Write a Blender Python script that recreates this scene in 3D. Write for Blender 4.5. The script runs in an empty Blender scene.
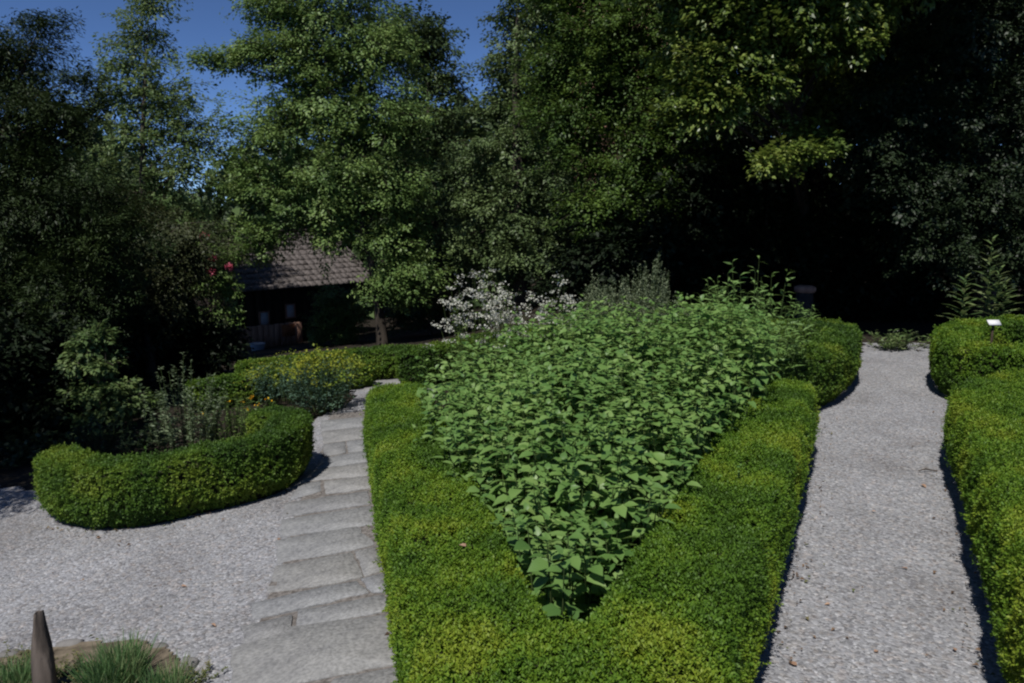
import bpy, math, random
import numpy as np
from mathutils import Vector

RNG = np.random.default_rng(11)
SC = bpy.context.scene
COL = SC.collection
rad = math.radians

# ------------------------------------------------------------------ camera
F = 797.0
PITCH = rad(10.0)
CAMZ = 1.7
cp, sp = math.cos(PITCH), math.sin(PITCH)


def zt(x, y):
    """height of the garden ground: level on the right, falling away to the left and back"""
    x = np.asarray(x, float); y = np.asarray(y, float)
    k = 6.0
    left = 0.1 * np.log1p(np.exp(np.clip(-(x - 0.2) * k, -60, 60))) / k
    t = np.clip((1.6 - x) / 2.4, 0, 1); t = t * t * (3 - 2 * t)
    back = 0.09 * np.log1p(np.exp(np.clip((y - 7.0) * 2.0, -60, 60))) / 2.0 * t
    left = np.minimum(left, 1.2)
    return -left - np.minimum(back, 3.0)


def ray(px, py):
    dx, dy = (px - 512.0) / F, (341.5 - py) / F
    return np.array([dx, cp + dy * sp, -sp + dy * cp])


def G(px, py, h=0.0):
    """point of the photo on the surface h above the ground"""
    d = ray(px, py)
    t0, f0 = 0.3, None
    for t in np.arange(0.3, 60, 0.05):
        f = CAMZ + d[2] * t - (float(zt(d[0] * t, d[1] * t)) + h)
        if f <= 0:
            a, b = t - 0.05, t
            for _ in range(25):
                m = (a + b) / 2
                if CAMZ + d[2] * m - (float(zt(d[0] * m, d[1] * m)) + h) > 0: a = m
                else: b = m
            t = b
            return np.array([d[0] * t, d[1] * t, CAMZ + d[2] * t])
    raise ValueError(('no ground', px, py))


def P(px, py, depth):
    return ray(px, py) * depth + np.array([0, 0, CAMZ])


# ------------------------------------------------------------------ objects
def tag(o, label=None, cat=None, group=None, kind=None):
    if label: o['label'] = label
    if cat: o['category'] = cat
    if group: o['group'] = group
    if kind: o['kind'] = kind
    return o


def empty(name, loc, label, cat, group=None):
    o = bpy.data.objects.new(name, None)
    o.empty_display_size = 0.1
    COL.objects.link(o)
    o.location = tuple(float(v) for v in loc)
    tag(o, label, cat, group)
    return o


class MB:
    """collects geometry in world coordinates; build() links it as ONE mesh object"""
    def __init__(s): s.v = []; s.f = {3: [], 4: []}; s.n = 0; s.poly = []
    def add(s, v, f):
        v = np.asarray(v, float).reshape(-1, 3); f = np.asarray(f, int)
        s.f[f.shape[1]].append(f + s.n); s.v.append(v); s.n += len(v)
    def build(s, name, mat, parent=None, smooth=False):
        me = bpy.data.meshes.new(name)
        v = np.concatenate(s.v) if s.v else np.zeros((0, 3))
        if parent is not None:
            r = parent
            off = np.zeros(3)
            while r is not None:
                off += np.array(r.location); r = r.parent
            v = v - off
        loops, tot = [], []
        for k in (3, 4):
            for f in s.f[k]:
                loops.append(f.ravel()); tot.append(np.full(len(f), k))
        loops = np.concatenate(loops).astype(np.int32); tot = np.concatenate(tot).astype(np.int32)
        me.vertices.add(len(v)); me.vertices.foreach_set('co', v.astype(np.float32).ravel())
        me.loops.add(len(loops)); me.loops.foreach_set('vertex_index', loops)
        me.polygons.add(len(tot))
        start = np.concatenate([[0], np.cumsum(tot)[:-1]]).astype(np.int32)
        me.polygons.foreach_set('loop_start', start)
        me.polygons.foreach_set('loop_total', tot)
        if smooth: me.polygons.foreach_set('use_smooth', np.ones(len(tot), bool))
        me.update(calc_edges=True); me.validate()
        o = bpy.data.objects.new(name, me)
        COL.objects.link(o)
        if mat: me.materials.append(mat)
        if parent is not None: o.parent = parent
        return o
    # shapes
    def box(s, c, size, R=None):
        c = np.asarray(c, float); sx, sy, sz = np.asarray(size, float) / 2
        v = np.array([[x, y, z] for z in (-sz, sz) for y in (-sy, sy) for x in (-sx, sx)])
        if R is not None: v = v @ np.asarray(R).T
        s.add(v + c, [[0, 2, 3, 1], [4, 5, 7, 6], [0, 1, 5, 4], [2, 6, 7, 3], [0, 4, 6, 2], [1, 3, 7, 5]])
    def tube(s, pts, r, n=6, cap=True):
        pts = np.asarray(pts, float); r = np.broadcast_to(np.asarray(r, float), (len(pts),))
        T = np.gradient(pts, axis=0); T /= np.linalg.norm(T, axis=1)[:, None] + 1e-9
        ref = np.array([0, 0, 1.0]) if abs(T[0, 2]) < .9 else np.array([1.0, 0, 0])
        U = np.cross(T, ref); U /= np.linalg.norm(U, axis=1)[:, None] + 1e-9
        V = np.cross(T, U)
        a = np.arange(n) * 2 * math.pi / n
        ring = pts[:, None] + r[:, None, None] * (np.cos(a)[None, :, None] * U[:, None] + np.sin(a)[None, :, None] * V[:, None])
        m = len(pts); i = np.arange(m - 1)[:, None] * n; j = np.arange(n)[None]; k = (j + 1) % n
        s.add(ring.reshape(-1, 3), np.stack([i + j, i + k, i + n + k, i + n + j], -1).reshape(-1, 4))
        if cap:
            for e, o in ((0, 1), (m - 1, -1)):
                c = pts[e]; v = np.vstack([ring[e], c[None]])
                s.add(v, [[q, (q + 1) % n, n][::o] for q in range(n)])
    def leaves(s, p, A, N, L, W, fold=.12, droop=.15, wide=.42):
        """diamond leaves folded along the midrib"""
        A = unit(A); N = N - A * (N * A).sum(1, keepdims=True); N = unit(N); S = np.cross(A, N)
        L = np.broadcast_to(np.asarray(L, float), (len(p),))[:, None]; W = np.broadcast_to(np.asarray(W, float), (len(p),))[:, None]
        m = p + A * L * wide + N * W * fold
        v = np.stack([p, m - S * W / 2, p + A * L - N * L * droop, m + S * W / 2], 1)
        q = np.arange(len(p))[:, None] * 4 + np.array([0, 1, 2, 3])
        s.add(v, q)
    def bigleaves(s, p, A, N, L, W, droop=.3, fold=.1):
        """ovate leaves of six faces, curved along the midrib"""
        A = unit(A); N = N - A * (N * A).sum(1, keepdims=True); N = unit(N); S = np.cross(A, N)
        L = np.broadcast_to(np.asarray(L, float), (len(p),))[:, None]; W = np.broadcast_to(np.asarray(W, float), (len(p),))[:, None]
        dr = np.broadcast_to(np.asarray(droop, float), (len(p),))[:, None]
        def pt(t, w, f): return p + A * L * t + S * W * w + N * (W * f - L * dr * t * t)
        v = np.stack([pt(0, 0, 0), pt(.25, -.46, fold), pt(.25, 0, 0), pt(.25, .46, fold),
                      pt(.62, -.38, fold), pt(.62, 0, 0), pt(.62, .38, fold), pt(1, 0, 0)], 1)
        b = np.arange(len(p))[:, None, None] * 8
        s.add(v, (b + np.array([[0, 2, 1], [0, 3, 2], [4, 5, 7], [5, 6, 7]])).reshape(-1, 3))
        s.f[4].append((b + np.array([[1, 2, 5, 4], [2, 3, 6, 5]])).reshape(-1, 4) + s.n - len(p) * 8)


def unit(a): return a / (np.linalg.norm(a, axis=-1, keepdims=True) + 1e-9)
def rdir(n): return unit(RNG.normal(size=(n, 3)))
def U(a, b, n=None): return RNG.uniform(a, b, n)


def vnoise(p, scale, seed=0):
    """cheap smooth noise from summed sines, -1..1"""
    r = np.random.default_rng(seed)
    out = 0
    for k in range(5):
        d = r.normal(size=p.shape[1]); d /= np.linalg.norm(d)
        out = out + np.sin((p @ d) * scale * (0.7 + .35 * k) + r.uniform(0, 6.28))
    return out / 2.6


# ------------------------------------------------------------------ materials
def new_mat(name):
    m = bpy.data.materials.new(name); m.use_nodes = True
    nt = m.node_tree; nt.nodes.clear()
    return m, nt, nt.nodes, nt.links


def ramp(nd, stops):
    r = nd.new('ShaderNodeValToRGB')
    el = r.color_ramp.elements
    while len(el) < len(stops): el.new(0.5)
    for e, (p, c) in zip(el, stops): e.position = p; e.color = (*c, 1)
    return r


def leaf_mat(name, cols, trans=.25, rough=.5, spec=.35, clump=3.0, gain=1.5, mixn=.5, fine=0):
    """colour of each leaf: a random pick along the ramp, shifted by patches of growth"""
    m, nt, nd, lk = new_mat(name)
    out = nd.new('ShaderNodeOutputMaterial')
    geo = nd.new('ShaderNodeNewGeometry')
    tc = nd.new('ShaderNodeTexCoord')
    nz = nd.new('ShaderNodeTexNoise'); nz.inputs['Scale'].default_value = clump; nz.inputs['Detail'].default_value = 2
    lk.new(tc.outputs['Object'], nz.inputs['Vector'])
    mr = nd.new('ShaderNodeMapRange'); mr.inputs[1].default_value = .32; mr.inputs[2].default_value = .68
    lk.new(nz.outputs['Fac'], mr.inputs[0])
    mx = nd.new('ShaderNodeMix'); mx.data_type = 'FLOAT'; mx.inputs[0].default_value = mixn
    lk.new(geo.outputs['Random Per Island'], mx.inputs[2]); lk.new(mr.outputs[0], mx.inputs[3])
    if fine:
        nf = nd.new('ShaderNodeTexNoise'); nf.inputs['Scale'].default_value = fine; nf.inputs['Detail'].default_value = 1
        lk.new(tc.outputs['Object'], nf.inputs['Vector'])
        mf = nd.new('ShaderNodeMapRange'); mf.inputs[1].default_value = .3; mf.inputs[2].default_value = .7; lk.new(nf.outputs['Fac'], mf.inputs[0])
        m2 = nd.new('ShaderNodeMix'); m2.data_type = 'FLOAT'; m2.inputs[0].default_value = .5
        lk.new(mr.outputs[0], m2.inputs[2]); lk.new(mf.outputs[0], m2.inputs[3]); mr = m2
    n = len(cols); cols = [tuple(v * gain for v in c) for c in cols]
    rp = ramp(nd, [(.12 + .76 * i / max(1, n - 1), c) for i, c in enumerate(cols)])
    lk.new(mx.outputs[0], rp.inputs[0])
    pb = nd.new('ShaderNodeBsdfPrincipled')
    pb.inputs['Roughness'].default_value = rough
    pb.inputs['Specular IOR Level'].default_value = spec
    lk.new(rp.outputs[0], pb.inputs['Base Color'])
    tr = nd.new('ShaderNodeBsdfTranslucent')
    hs = nd.new('ShaderNodeHueSaturation'); hs.inputs['Hue'].default_value = .485; hs.inputs['Value'].default_value = 1.25
    lk.new(rp.outputs[0], hs.inputs['Color']); lk.new(hs.outputs[0], tr.inputs['Color'])
    ms = nd.new('ShaderNodeMixShader'); ms.inputs[0].default_value = trans
    lk.new(pb.outputs[0], ms.inputs[1]); lk.new(tr.outputs[0], ms.inputs[2]); lk.new(ms.outputs[0], out.inputs[0])
    return m


def rough_mat(name, c1, c2, scale=8, rough=.85, bump=.3, stretch=(1, 1, 1), detail=6):
    m, nt, nd, lk = new_mat(name)
    out = nd.new('ShaderNodeOutputMaterial'); pb = nd.new('ShaderNodeBsdfPrincipled')
    tc = nd.new('ShaderNodeTexCoord'); mp = nd.new('ShaderNodeMapping'); mp.inputs['Scale'].default_value = stretch
    nz = nd.new('ShaderNodeTexNoise'); nz.inputs['Scale'].default_value = scale; nz.inputs['Detail'].default_value = detail
    lk.new(tc.outputs['Object'], mp.inputs[0]); lk.new(mp.outputs[0], nz.inputs['Vector'])
    rp = ramp(nd, [(.3, c1), (.7, c2)])
    lk.new(nz.outputs['Fac'], rp.inputs[0]); lk.new(rp.outputs[0], pb.inputs['Base Color'])
    pb.inputs['Roughness'].default_value = rough; pb.inputs['Specular IOR Level'].default_value = .2
    bp = nd.new('ShaderNodeBump'); bp.inputs['Strength'].default_value = bump; bp.inputs['Distance'].default_value = .02
    lk.new(nz.outputs['Fac'], bp.inputs['Height']); lk.new(bp.outputs[0], pb.inputs['Normal'])
    lk.new(pb.outputs[0], out.inputs[0])
    return m


def gravel_mat(name):
    m, nt, nd, lk = new_mat(name)
    out = nd.new('ShaderNodeOutputMaterial'); pb = nd.new('ShaderNodeBsdfPrincipled')
    tc = nd.new('ShaderNodeTexCoord')
    # stones: two sizes of Voronoi cells, warped
    wn = nd.new('ShaderNodeTexNoise'); wn.inputs['Scale'].default_value = 40; wn.inputs['Detail'].default_value = 2
    lk.new(tc.outputs['Object'], wn.inputs['Vector'])
    wm = nd.new('ShaderNodeVectorMath'); wm.operation = 'MULTIPLY_ADD'
    wm.inputs[1].default_value = (.012, .012, .012); lk.new(wn.outputs['Color'], wm.inputs[0]); lk.new(tc.outputs['Object'], wm.inputs[2])
    v1 = nd.new('ShaderNodeTexVoronoi'); v1.inputs['Scale'].default_value = 85
    v2 = nd.new('ShaderNodeTexVoronoi'); v2.inputs['Scale'].default_value = 48
    for v in (v1, v2): lk.new(wm.outputs[0], v.inputs['Vector'])
    s1 = nd.new('ShaderNodeSeparateColor'); lk.new(v1.outputs['Color'], s1.inputs[0])
    rp = ramp(nd, [(0, (.15, .148, .152)), (.3, (.238, .237, .242)), (.65, (.295, .294, .30)), (.9, (.345, .344, .35)), (1, (.46, .458, .462))])
    lk.new(s1.outputs[0], rp.inputs[0])
    # warm / cool stones and trodden patches
    s2 = nd.new('ShaderNodeSeparateColor'); lk.new(v2.outputs['Color'], s2.inputs[0])
    rp2 = ramp(nd, [(0, (1.0, .96, .93)), (.25, (.97, .98, 1.0)), (.8, (.96, .97, 1.01)), (1, (1.03, .96, .92))])
    lk.new(s2.outputs[1], rp2.inputs[0])
    mu = nd.new('ShaderNodeMix'); mu.data_type = 'RGBA'; mu.blend_type = 'MULTIPLY'; mu.inputs[0].default_value = 1
    lk.new(rp.outputs[0], mu.inputs[6]); lk.new(rp2.outputs[0], mu.inputs[7])
    n3 = nd.new('ShaderNodeTexNoise'); n3.inputs['Scale'].default_value = 1.7; n3.inputs['Detail'].default_value = 5
    lk.new(tc.outputs['Object'], n3.inputs['Vector'])
    rp3 = ramp(nd, [(.3, (.78, .765, .75)), (.5, (.98, .98, .975)), (.7, (1.07, 1.07, 1.07))]); lk.new(n3.outputs['Fac'], rp3.inputs[0])
    mu2 = nd.new('ShaderNodeMix'); mu2.data_type = 'RGBA'; mu2.blend_type = 'MULTIPLY'; mu2.inputs[0].default_value = 1
    lk.new(mu.outputs[2], mu2.inputs[6]); lk.new(rp3.outputs[0], mu2.inputs[7])
    lk.new(mu2.outputs[2], pb.inputs['Base Color'])
    pb.inputs['Roughness'].default_value = .8; pb.inputs['Specular IOR Level'].default_value = .25
    inv = nd.new('ShaderNodeMath'); inv.operation = 'SUBTRACT'; inv.inputs[0].default_value = 1; lk.new(v1.outputs['Distance'], inv.inputs[1])
    add = nd.new('ShaderNodeMath'); add.operation = 'ADD'; lk.new(inv.outputs[0], add.inputs[0]); lk.new(s1.outputs[1], add.inputs[1])
    bp = nd.new('ShaderNodeBump'); bp.inputs['Strength'].default_value = .6; bp.inputs['Distance'].default_value = .009
    lk.new(add.outputs[0], bp.inputs['Height']); lk.new(bp.outputs[0], pb.inputs['Normal'])
    lk.new(pb.outputs[0], out.inputs[0])
    return m


def slate_mat(name):
    m, nt, nd, lk = new_mat(name)
    out = nd.new('ShaderNodeOutputMaterial'); pb = nd.new('ShaderNodeBsdfPrincipled')
    tc = nd.new('ShaderNodeTexCoord'); oi = nd.new('ShaderNodeObjectInfo')
    nz = nd.new('ShaderNodeTexNoise'); nz.inputs['Scale'].default_value = 9; nz.inputs['Detail'].default_value = 12; nz.inputs['Roughness'].default_value = .75
    lk.new(tc.outputs['Object'], nz.inputs['Vector'])
    rp = ramp(nd, [(.22, (.13, .13, .13)), (.42, (.215, .215, .215)), (.55, (.25, .25, .246)), (.78, (.33, .327, .32))]); lk.new(nz.outputs['Fac'], rp.inputs[0])
    rc = ramp(nd, [(0, (.88, .88, .90)), (.4, (1.0, .985, .96)), (.7, (.96, .975, 1.01)), (1, (1.08, 1.06, 1.04))]); lk.new(oi.outputs['Random'], rc.inputs[0])
    mu = nd.new('ShaderNodeMix'); mu.data_type = 'RGBA'; mu.blend_type = 'MULTIPLY'; mu.inputs[0].default_value = 1
    lk.new(rp.outputs[0], mu.inputs[6]); lk.new(rc.outputs[0], mu.inputs[7]); lk.new(mu.outputs[2], pb.inputs['Base Color'])
    ng = nd.new('ShaderNodeTexNoise'); ng.inputs['Scale'].default_value = 70; ng.inputs['Detail'].default_value = 4; lk.new(tc.outputs['Object'], ng.inputs['Vector'])
    rg = ramp(nd, [(.3, (.72, .72, .72)), (.62, (1.1, 1.1, 1.1))]); lk.new(ng.outputs['Fac'], rg.inputs[0])
    m3 = nd.new('ShaderNodeMix'); m3.data_type = 'RGBA'; m3.blend_type = 'MULTIPLY'; m3.inputs[0].default_value = 1
    lk.new(mu.outputs[2], m3.inputs[6]); lk.new(rg.outputs[0], m3.inputs[7]); lk.new(m3.outputs[2], pb.inputs['Base Color'])
    pb.inputs['Roughness'].default_value = .75; pb.inputs['Specular IOR Level'].default_value = .3
    n2 = nd.new('ShaderNodeTexNoise'); n2.inputs['Scale'].default_value = 34; n2.inputs['Detail'].default_value = 6
    lk.new(tc.outputs['Object'], n2.inputs['Vector'])
    bp = nd.new('ShaderNodeBump'); bp.inputs['Strength'].default_value = .5; bp.inputs['Distance'].default_value = .012
    lk.new(n2.outputs['Fac'], bp.inputs['Height']); lk.new(bp.outputs[0], pb.inputs['Normal'])
    lk.new(pb.outputs[0], out.inputs[0])
    return m


M = {}
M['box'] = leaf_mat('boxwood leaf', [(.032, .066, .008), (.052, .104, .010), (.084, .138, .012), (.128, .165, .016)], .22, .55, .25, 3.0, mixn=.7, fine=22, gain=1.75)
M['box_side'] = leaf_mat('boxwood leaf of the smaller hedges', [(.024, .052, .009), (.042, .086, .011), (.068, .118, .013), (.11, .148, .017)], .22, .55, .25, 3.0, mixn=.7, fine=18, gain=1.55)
M['box_core'] = rough_mat('boxwood twig', (.012, .014, .006), (.03, .032, .014), 20)
M['mint'] = leaf_mat('mint leaf', [(.054, .112, .027), (.079, .147, .036), (.108, .18, .047), (.146, .217, .065)], .28, .45, .42, 3.5, gain=1.6)
M['stem'] = rough_mat('green stem', (.04, .07, .02), (.07, .10, .03), 20)
M['bark'] = rough_mat('bark', (.03, .024, .018), (.085, .07, .055), 9, .9, .6, (1, 1, .25))
M['ginkgo'] = leaf_mat('yellow green tree leaf', [(.038, .070, .019), (.064, .108, .029), (.095, .147, .040), (.135, .188, .058)], .28, .5, .35, 1.6, gain=1.7)
M['airy'] = leaf_mat('airy tree leaf', [(.038, .068, .022), (.066, .100, .034), (.10, .132, .042)], .3, .5, .3, 1.5, gain=1.8)
M['darktree'] = leaf_mat('dark tree leaf', [(.018, .032, .012), (.032, .052, .018), (.05, .075, .025)], .2, .5, .3, 1.6, gain=1.9)
M['olive'] = leaf_mat('grey olive leaf', [(.036, .058, .021), (.060, .090, .031), (.092, .126, .047)], .22, .5, .35, 1.6, gain=1.7)
M['hornbeam'] = leaf_mat('hornbeam leaf', [(.022, .044, .009), (.036, .066, .012), (.060, .096, .016)], .28, .5, .3, 1.5, gain=1.85)
M['canopy'] = leaf_mat('glossy canopy leaf', [(.024, .042, .008), (.042, .066, .011), (.075, .105, .018), (.125, .15, .035)], .25, .42, .5, 1.8, gain=2.1)
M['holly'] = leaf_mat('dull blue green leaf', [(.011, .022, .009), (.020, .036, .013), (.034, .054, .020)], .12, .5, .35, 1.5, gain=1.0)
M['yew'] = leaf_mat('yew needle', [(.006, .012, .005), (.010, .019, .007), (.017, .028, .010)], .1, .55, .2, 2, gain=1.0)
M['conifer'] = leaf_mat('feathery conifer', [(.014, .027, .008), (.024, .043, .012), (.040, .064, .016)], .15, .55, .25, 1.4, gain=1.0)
M['brownbush'] = leaf_mat('brown green bush leaf', [(.024, .032, .011), (.040, .050, .018), (.062, .070, .025)], .2, .55, .25, 2, gain=1.1)
M['shrub'] = leaf_mat('light shrub leaf', [(.05, .09, .02), (.08, .13, .032), (.12, .17, .05)], .25, .5, .3, 3)
M['glaucous'] = leaf_mat('glaucous leaf', [(.03, .065, .04), (.05, .09, .06), (.075, .12, .08)], .2, .5, .3, 5)
M['yellowtop'] = leaf_mat('yellow green flower head', [(.09, .135, .016), (.145, .175, .020), (.20, .205, .022)], .25, .6, .2, 4)
M['greybush'] = leaf_mat('grey green needle', [(.08, .105, .058), (.115, .14, .08), (.16, .185, .11)], .15, .55, .25, 4)
M['silver'] = leaf_mat('silvery stem leaf', [(.06, .085, .045), (.09, .12, .065), (.14, .17, .10)], .2, .55, .25, 6)
M['lush'] = leaf_mat('tall herb leaf', [(.075, .135, .035), (.105, .175, .048), (.14, .22, .07)], .25, .5, .3, 4)
M['lance'] = leaf_mat('lance leaf', [(.05, .09, .03), (.09, .13, .045), (.15, .18, .08)], .2, .4, .5, 6)
M['white'] = leaf_mat('white blossom', [(.40, .40, .33), (.55, .55, .47), (.70, .70, .62)], .3, .7, .1, 6, gain=1.0)
M['rose'] = leaf_mat('pink red petal', [(.42, .07, .10), (.55, .12, .17), (.6, .2, .24)], .3, .6, .2, 9, gain=1.0)
M['orange'] = leaf_mat('orange yellow petal', [(.75, .30, .01), (.85, .45, .02), (.85, .6, .03)], .25, .6, .2, 9, gain=1.0)
M['grass'] = leaf_mat('grass blade', [(.06, .13, .045), (.095, .19, .065), (.15, .245, .095), (.26, .27, .14)], .25, .5, .3, 7, mixn=.35, gain=1.0)
M['thyme'] = leaf_mat('thyme leaf', [(.07, .10, .03), (.12, .13, .045), (.20, .18, .08)], .15, .6, .2, 6, gain=1.0)
M['gravel'] = gravel_mat('grey gravel')
M['slate'] = slate_mat('grey slate flag')
M['soil'] = rough_mat('dark garden soil', (.012, .009, .006), (.032, .025, .017), 14, .95, .6)
M['rock'] = rough_mat('pale rock', (.10, .095, .09), (.24, .23, .22), 9, .9, .6)
M['post'] = rough_mat('weathered stake wood', (.045, .036, .03), (.17, .14, .118), 16, .9, .8, (1, 1, .12))
M['plank'] = rough_mat('brown planks', (.24, .13, .09), (.42, .25, .18), 12, .85, .4, (1, 1, .1))
M['darkplank'] = rough_mat('dark hut boards', (.018, .013, .010), (.045, .032, .024), 12, .9, .4, (1, 1, .1))
M['shingle'] = rough_mat('grey roof shingle', (.065, .055, .05), (.165, .145, .138), 7, .9, .6, (6, 1, 1))
M['paper'] = rough_mat('pale pane', (.45, .5, .55), (.6, .63, .66), 5, .5, .05)
M['orangeboard'] = rough_mat('orange brown board', (.22, .08, .035), (.32, .12, .05), 9, .8, .2)
M['labelwhite'] = rough_mat('white label', (.72, .72, .72), (.8, .8, .79), 5, .5, .05)
M['tub'] = rough_mat('pale blue tub', (.25, .30, .37), (.32, .38, .45), 4, .5, .05)
M['deadleaf'] = rough_mat('dead leaf', (.24, .14, .09), (.40, .27, .19), 60, .7, .2)
M['salmon'] = rough_mat('salmon render', (.5, .29, .2), (.58, .35, .25), 3, .9, .1)
M['tile'] = rough_mat('red roof tile', (.2, .07, .04), (.3, .12, .07), 6, .9, .4)
M['pane'] = rough_mat('window glass', (.03, .035, .04), (.05, .055, .06), 3, .1, .0)
M['stonepost'] = rough_mat('purple grey stone', (.022, .02, .02), (.05, .046, .047), 11, .9, .5)
M['twig'] = rough_mat('twig', (.03, .022, .015), (.07, .05, .035), 30)

# ------------------------------------------------------------------ ground, gravel
def axis(lo, hi, near, step, far):
    a = [x for x in np.arange(near[0], near[1] + 1e-6, step)]
    x = near[1]; d = step
    while x < hi: d *= 1.25; x += d; a.append(x)
    x = near[0]; d = step
    while x > lo: d *= 1.25; x -= d; a.insert(0, x)
    return np.array(a)


def ground():
    X = axis(-400, 400, (-9, 7), .25, 0); Y = axis(-60, 600, (0, 14), .25, 0)
    xx, yy = np.meshgrid(X, Y)
    p = np.stack([xx, yy, zt(xx, yy) - .004 + .01 * vnoise(np.stack([xx, yy], -1).reshape(-1, 2), 3, 5).reshape(xx.shape) - .012], -1)
    n = len(X); i, j = np.meshgrid(np.arange(len(Y) - 1), np.arange(n - 1), indexing='ij')
    q = np.stack([i * n + j, i * n + j + 1, (i + 1) * n + j + 1, (i + 1) * n + j], -1).reshape(-1, 4)
    b = MB(); b.add(p.reshape(-1, 3), q)
    tag(b.build('ground', M['soil'], smooth=True), kind='structure')


def inpoly(p, poly):
    x, y = p[:, 0], p[:, 1]; ins = np.zeros(len(p), bool); n = len(poly)
    for i in range(n):
        x1, y1 = poly[i]; x2, y2 = poly[(i + 1) % n]
        c = ((y1 > y) != (y2 > y)) & (x < (x2 - x1) * (y - y1) / (y2 - y1 + 1e-12) + x1)
        ins ^= c
    return ins


def sheet(name, poly, step, dz, mat, kind='structure', rough=.004):
    poly = np.asarray(poly); lo, hi = poly.min(0), poly.max(0)
    X = np.arange(lo[0], hi[0] + step, step); Y = np.arange(lo[1], hi[1] + step, step)
    xx, yy = np.meshgrid(X, Y); n = len(X)
    # a ragged border: test against a wobbled position
    i, j = np.meshgrid(np.arange(len(Y) - 1), np.arange(n - 1), indexing='ij')
    c = np.stack([xx[:-1, :-1] + step / 2, yy[:-1, :-1] + step / 2], -1).reshape(-1, 2)
    w = c + .02 * np.stack([vnoise(c, 25, 1), vnoise(c, 25, 2)], -1)
    k = inpoly(w, poly)
    q = np.stack([i * n + j, i * n + j + 1, (i + 1) * n + j + 1, (i + 1) * n + j], -1).reshape(-1, 4)[k]
    z = zt(xx, yy) + dz + rough * vnoise(np.stack([xx, yy], -1).reshape(-1, 2), 9, 3).reshape(xx.shape)
    v = np.stack([xx, yy, z], -1).reshape(-1, 3)
    used, inv = np.unique(q, return_inverse=True)
    b = MB(); b.add(v[used], inv.reshape(-1, 4))
    return tag(b.build(name, mat, smooth=True), kind=kind)


ground()
g2 = lambda pts: [tuple(G(x, y)[:2]) for x, y in pts]
# left court with the flagstone walk, and the right-hand walk
court = g2([(470, 760), (440, 683), (420, 560), (400, 450), (440, 392), (425, 374), (350, 372), (355, 400), (300, 430), (250, 470), (150, 500),
            (20, 490), (-120, 480), (-400, 560), (-330, 700), (-80, 720), (0, 690), (215, 760)])
sheet('gravel_court', court, .04, .012, M['gravel'])
rpath = g2([(640, 900), (730, 683), (790, 480), (800, 400), (850, 372), (862, 352), (866, 344), (928, 344), (932, 360), (950, 410), (985, 480), (1040, 683), (1120, 900)])
sheet('gravel_path', rpath, .04, .012, M['gravel'])

M['tan'] = rough_mat('dry tan earth', (.06, .048, .033), (.20, .165, .12), 18, .95, .6)
sheet('planting_soil', g2([(-120, 740), (-60, 662), (20, 655), (70, 650), (130, 644), (165, 650), (190, 674), (206, 740)]), .025, .019, M['tan'], rough=.005)
M['joint'] = rough_mat('joint earth and grit with painted shade', (.08, .07, .062), (.24, .22, .205), 45, .95, .7)  # earth between the slabs, coloured darker to stand for shade in the gaps
sheet('path', g2([(318, 760), (250, 700), (252, 640), (268, 600), (286, 560), (294, 510), (312, 480), (328, 440), (330, 416), (364, 412), (376, 480), (390, 560), (402, 620), (415, 690), (420, 760)]), .03, .0155, M['joint'], rough=.004)

# ------------------------------------------------------------------ flagstones
def flag(px, label, lift=.0):
    w = np.array([G(x, y) for x, y in px]); c = w.mean(0)
    dl = np.linalg.norm(w - c, axis=1)[:, None]; w = c + (w - c) * (1 + .003 / dl)
    # subdivide and roughen the outline
    out = []
    n = len(w)
    for i in range(n):
        a, b = w[i], w[(i + 1) % n]
        L = np.linalg.norm(b - a); k = max(2, int(L / .045))
        for t in np.arange(k) / k:
            p = a + (b - a) * t
            if 0 < t: p = p + np.array([RNG.normal(0, .0035), RNG.normal(0, .0035), 0])
            else: p = p + (c - p) * .008
            out.append(p)
    out = np.array(out); out[:, 2] = zt(out[:, 0], out[:, 1])
    m = len(out); cz = float(zt(c[0], c[1]))
    top = out + [0, 0, .019 + lift]; inn = c + (out - c) * .985; inn[:, 2] = out[:, 2] + .022 + lift
    bot = out - [0, 0, .03]
    b = MB(); i = np.arange(m); j = (i + 1) % m
    org = np.array([c[0], c[1], cz])
    v = np.vstack([bot, top, inn, [[c[0], c[1], cz + .022 + lift]]]) - org
    b.add(v, np.stack([i, j, m + j, m + i], 1)); b.f[4].append(np.stack([m + i, m + j, 2 * m + j, 2 * m + i], 1))
    b.f[3].append(np.stack([2 * m + i, 2 * m + j, np.full(m, 3 * m)], 1))
    ob = b.build('flagstone', M['slate']); ob.location = tuple(org)
    tag(ob, label, 'flagstone', 'flagstones of the garden walk')


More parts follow.
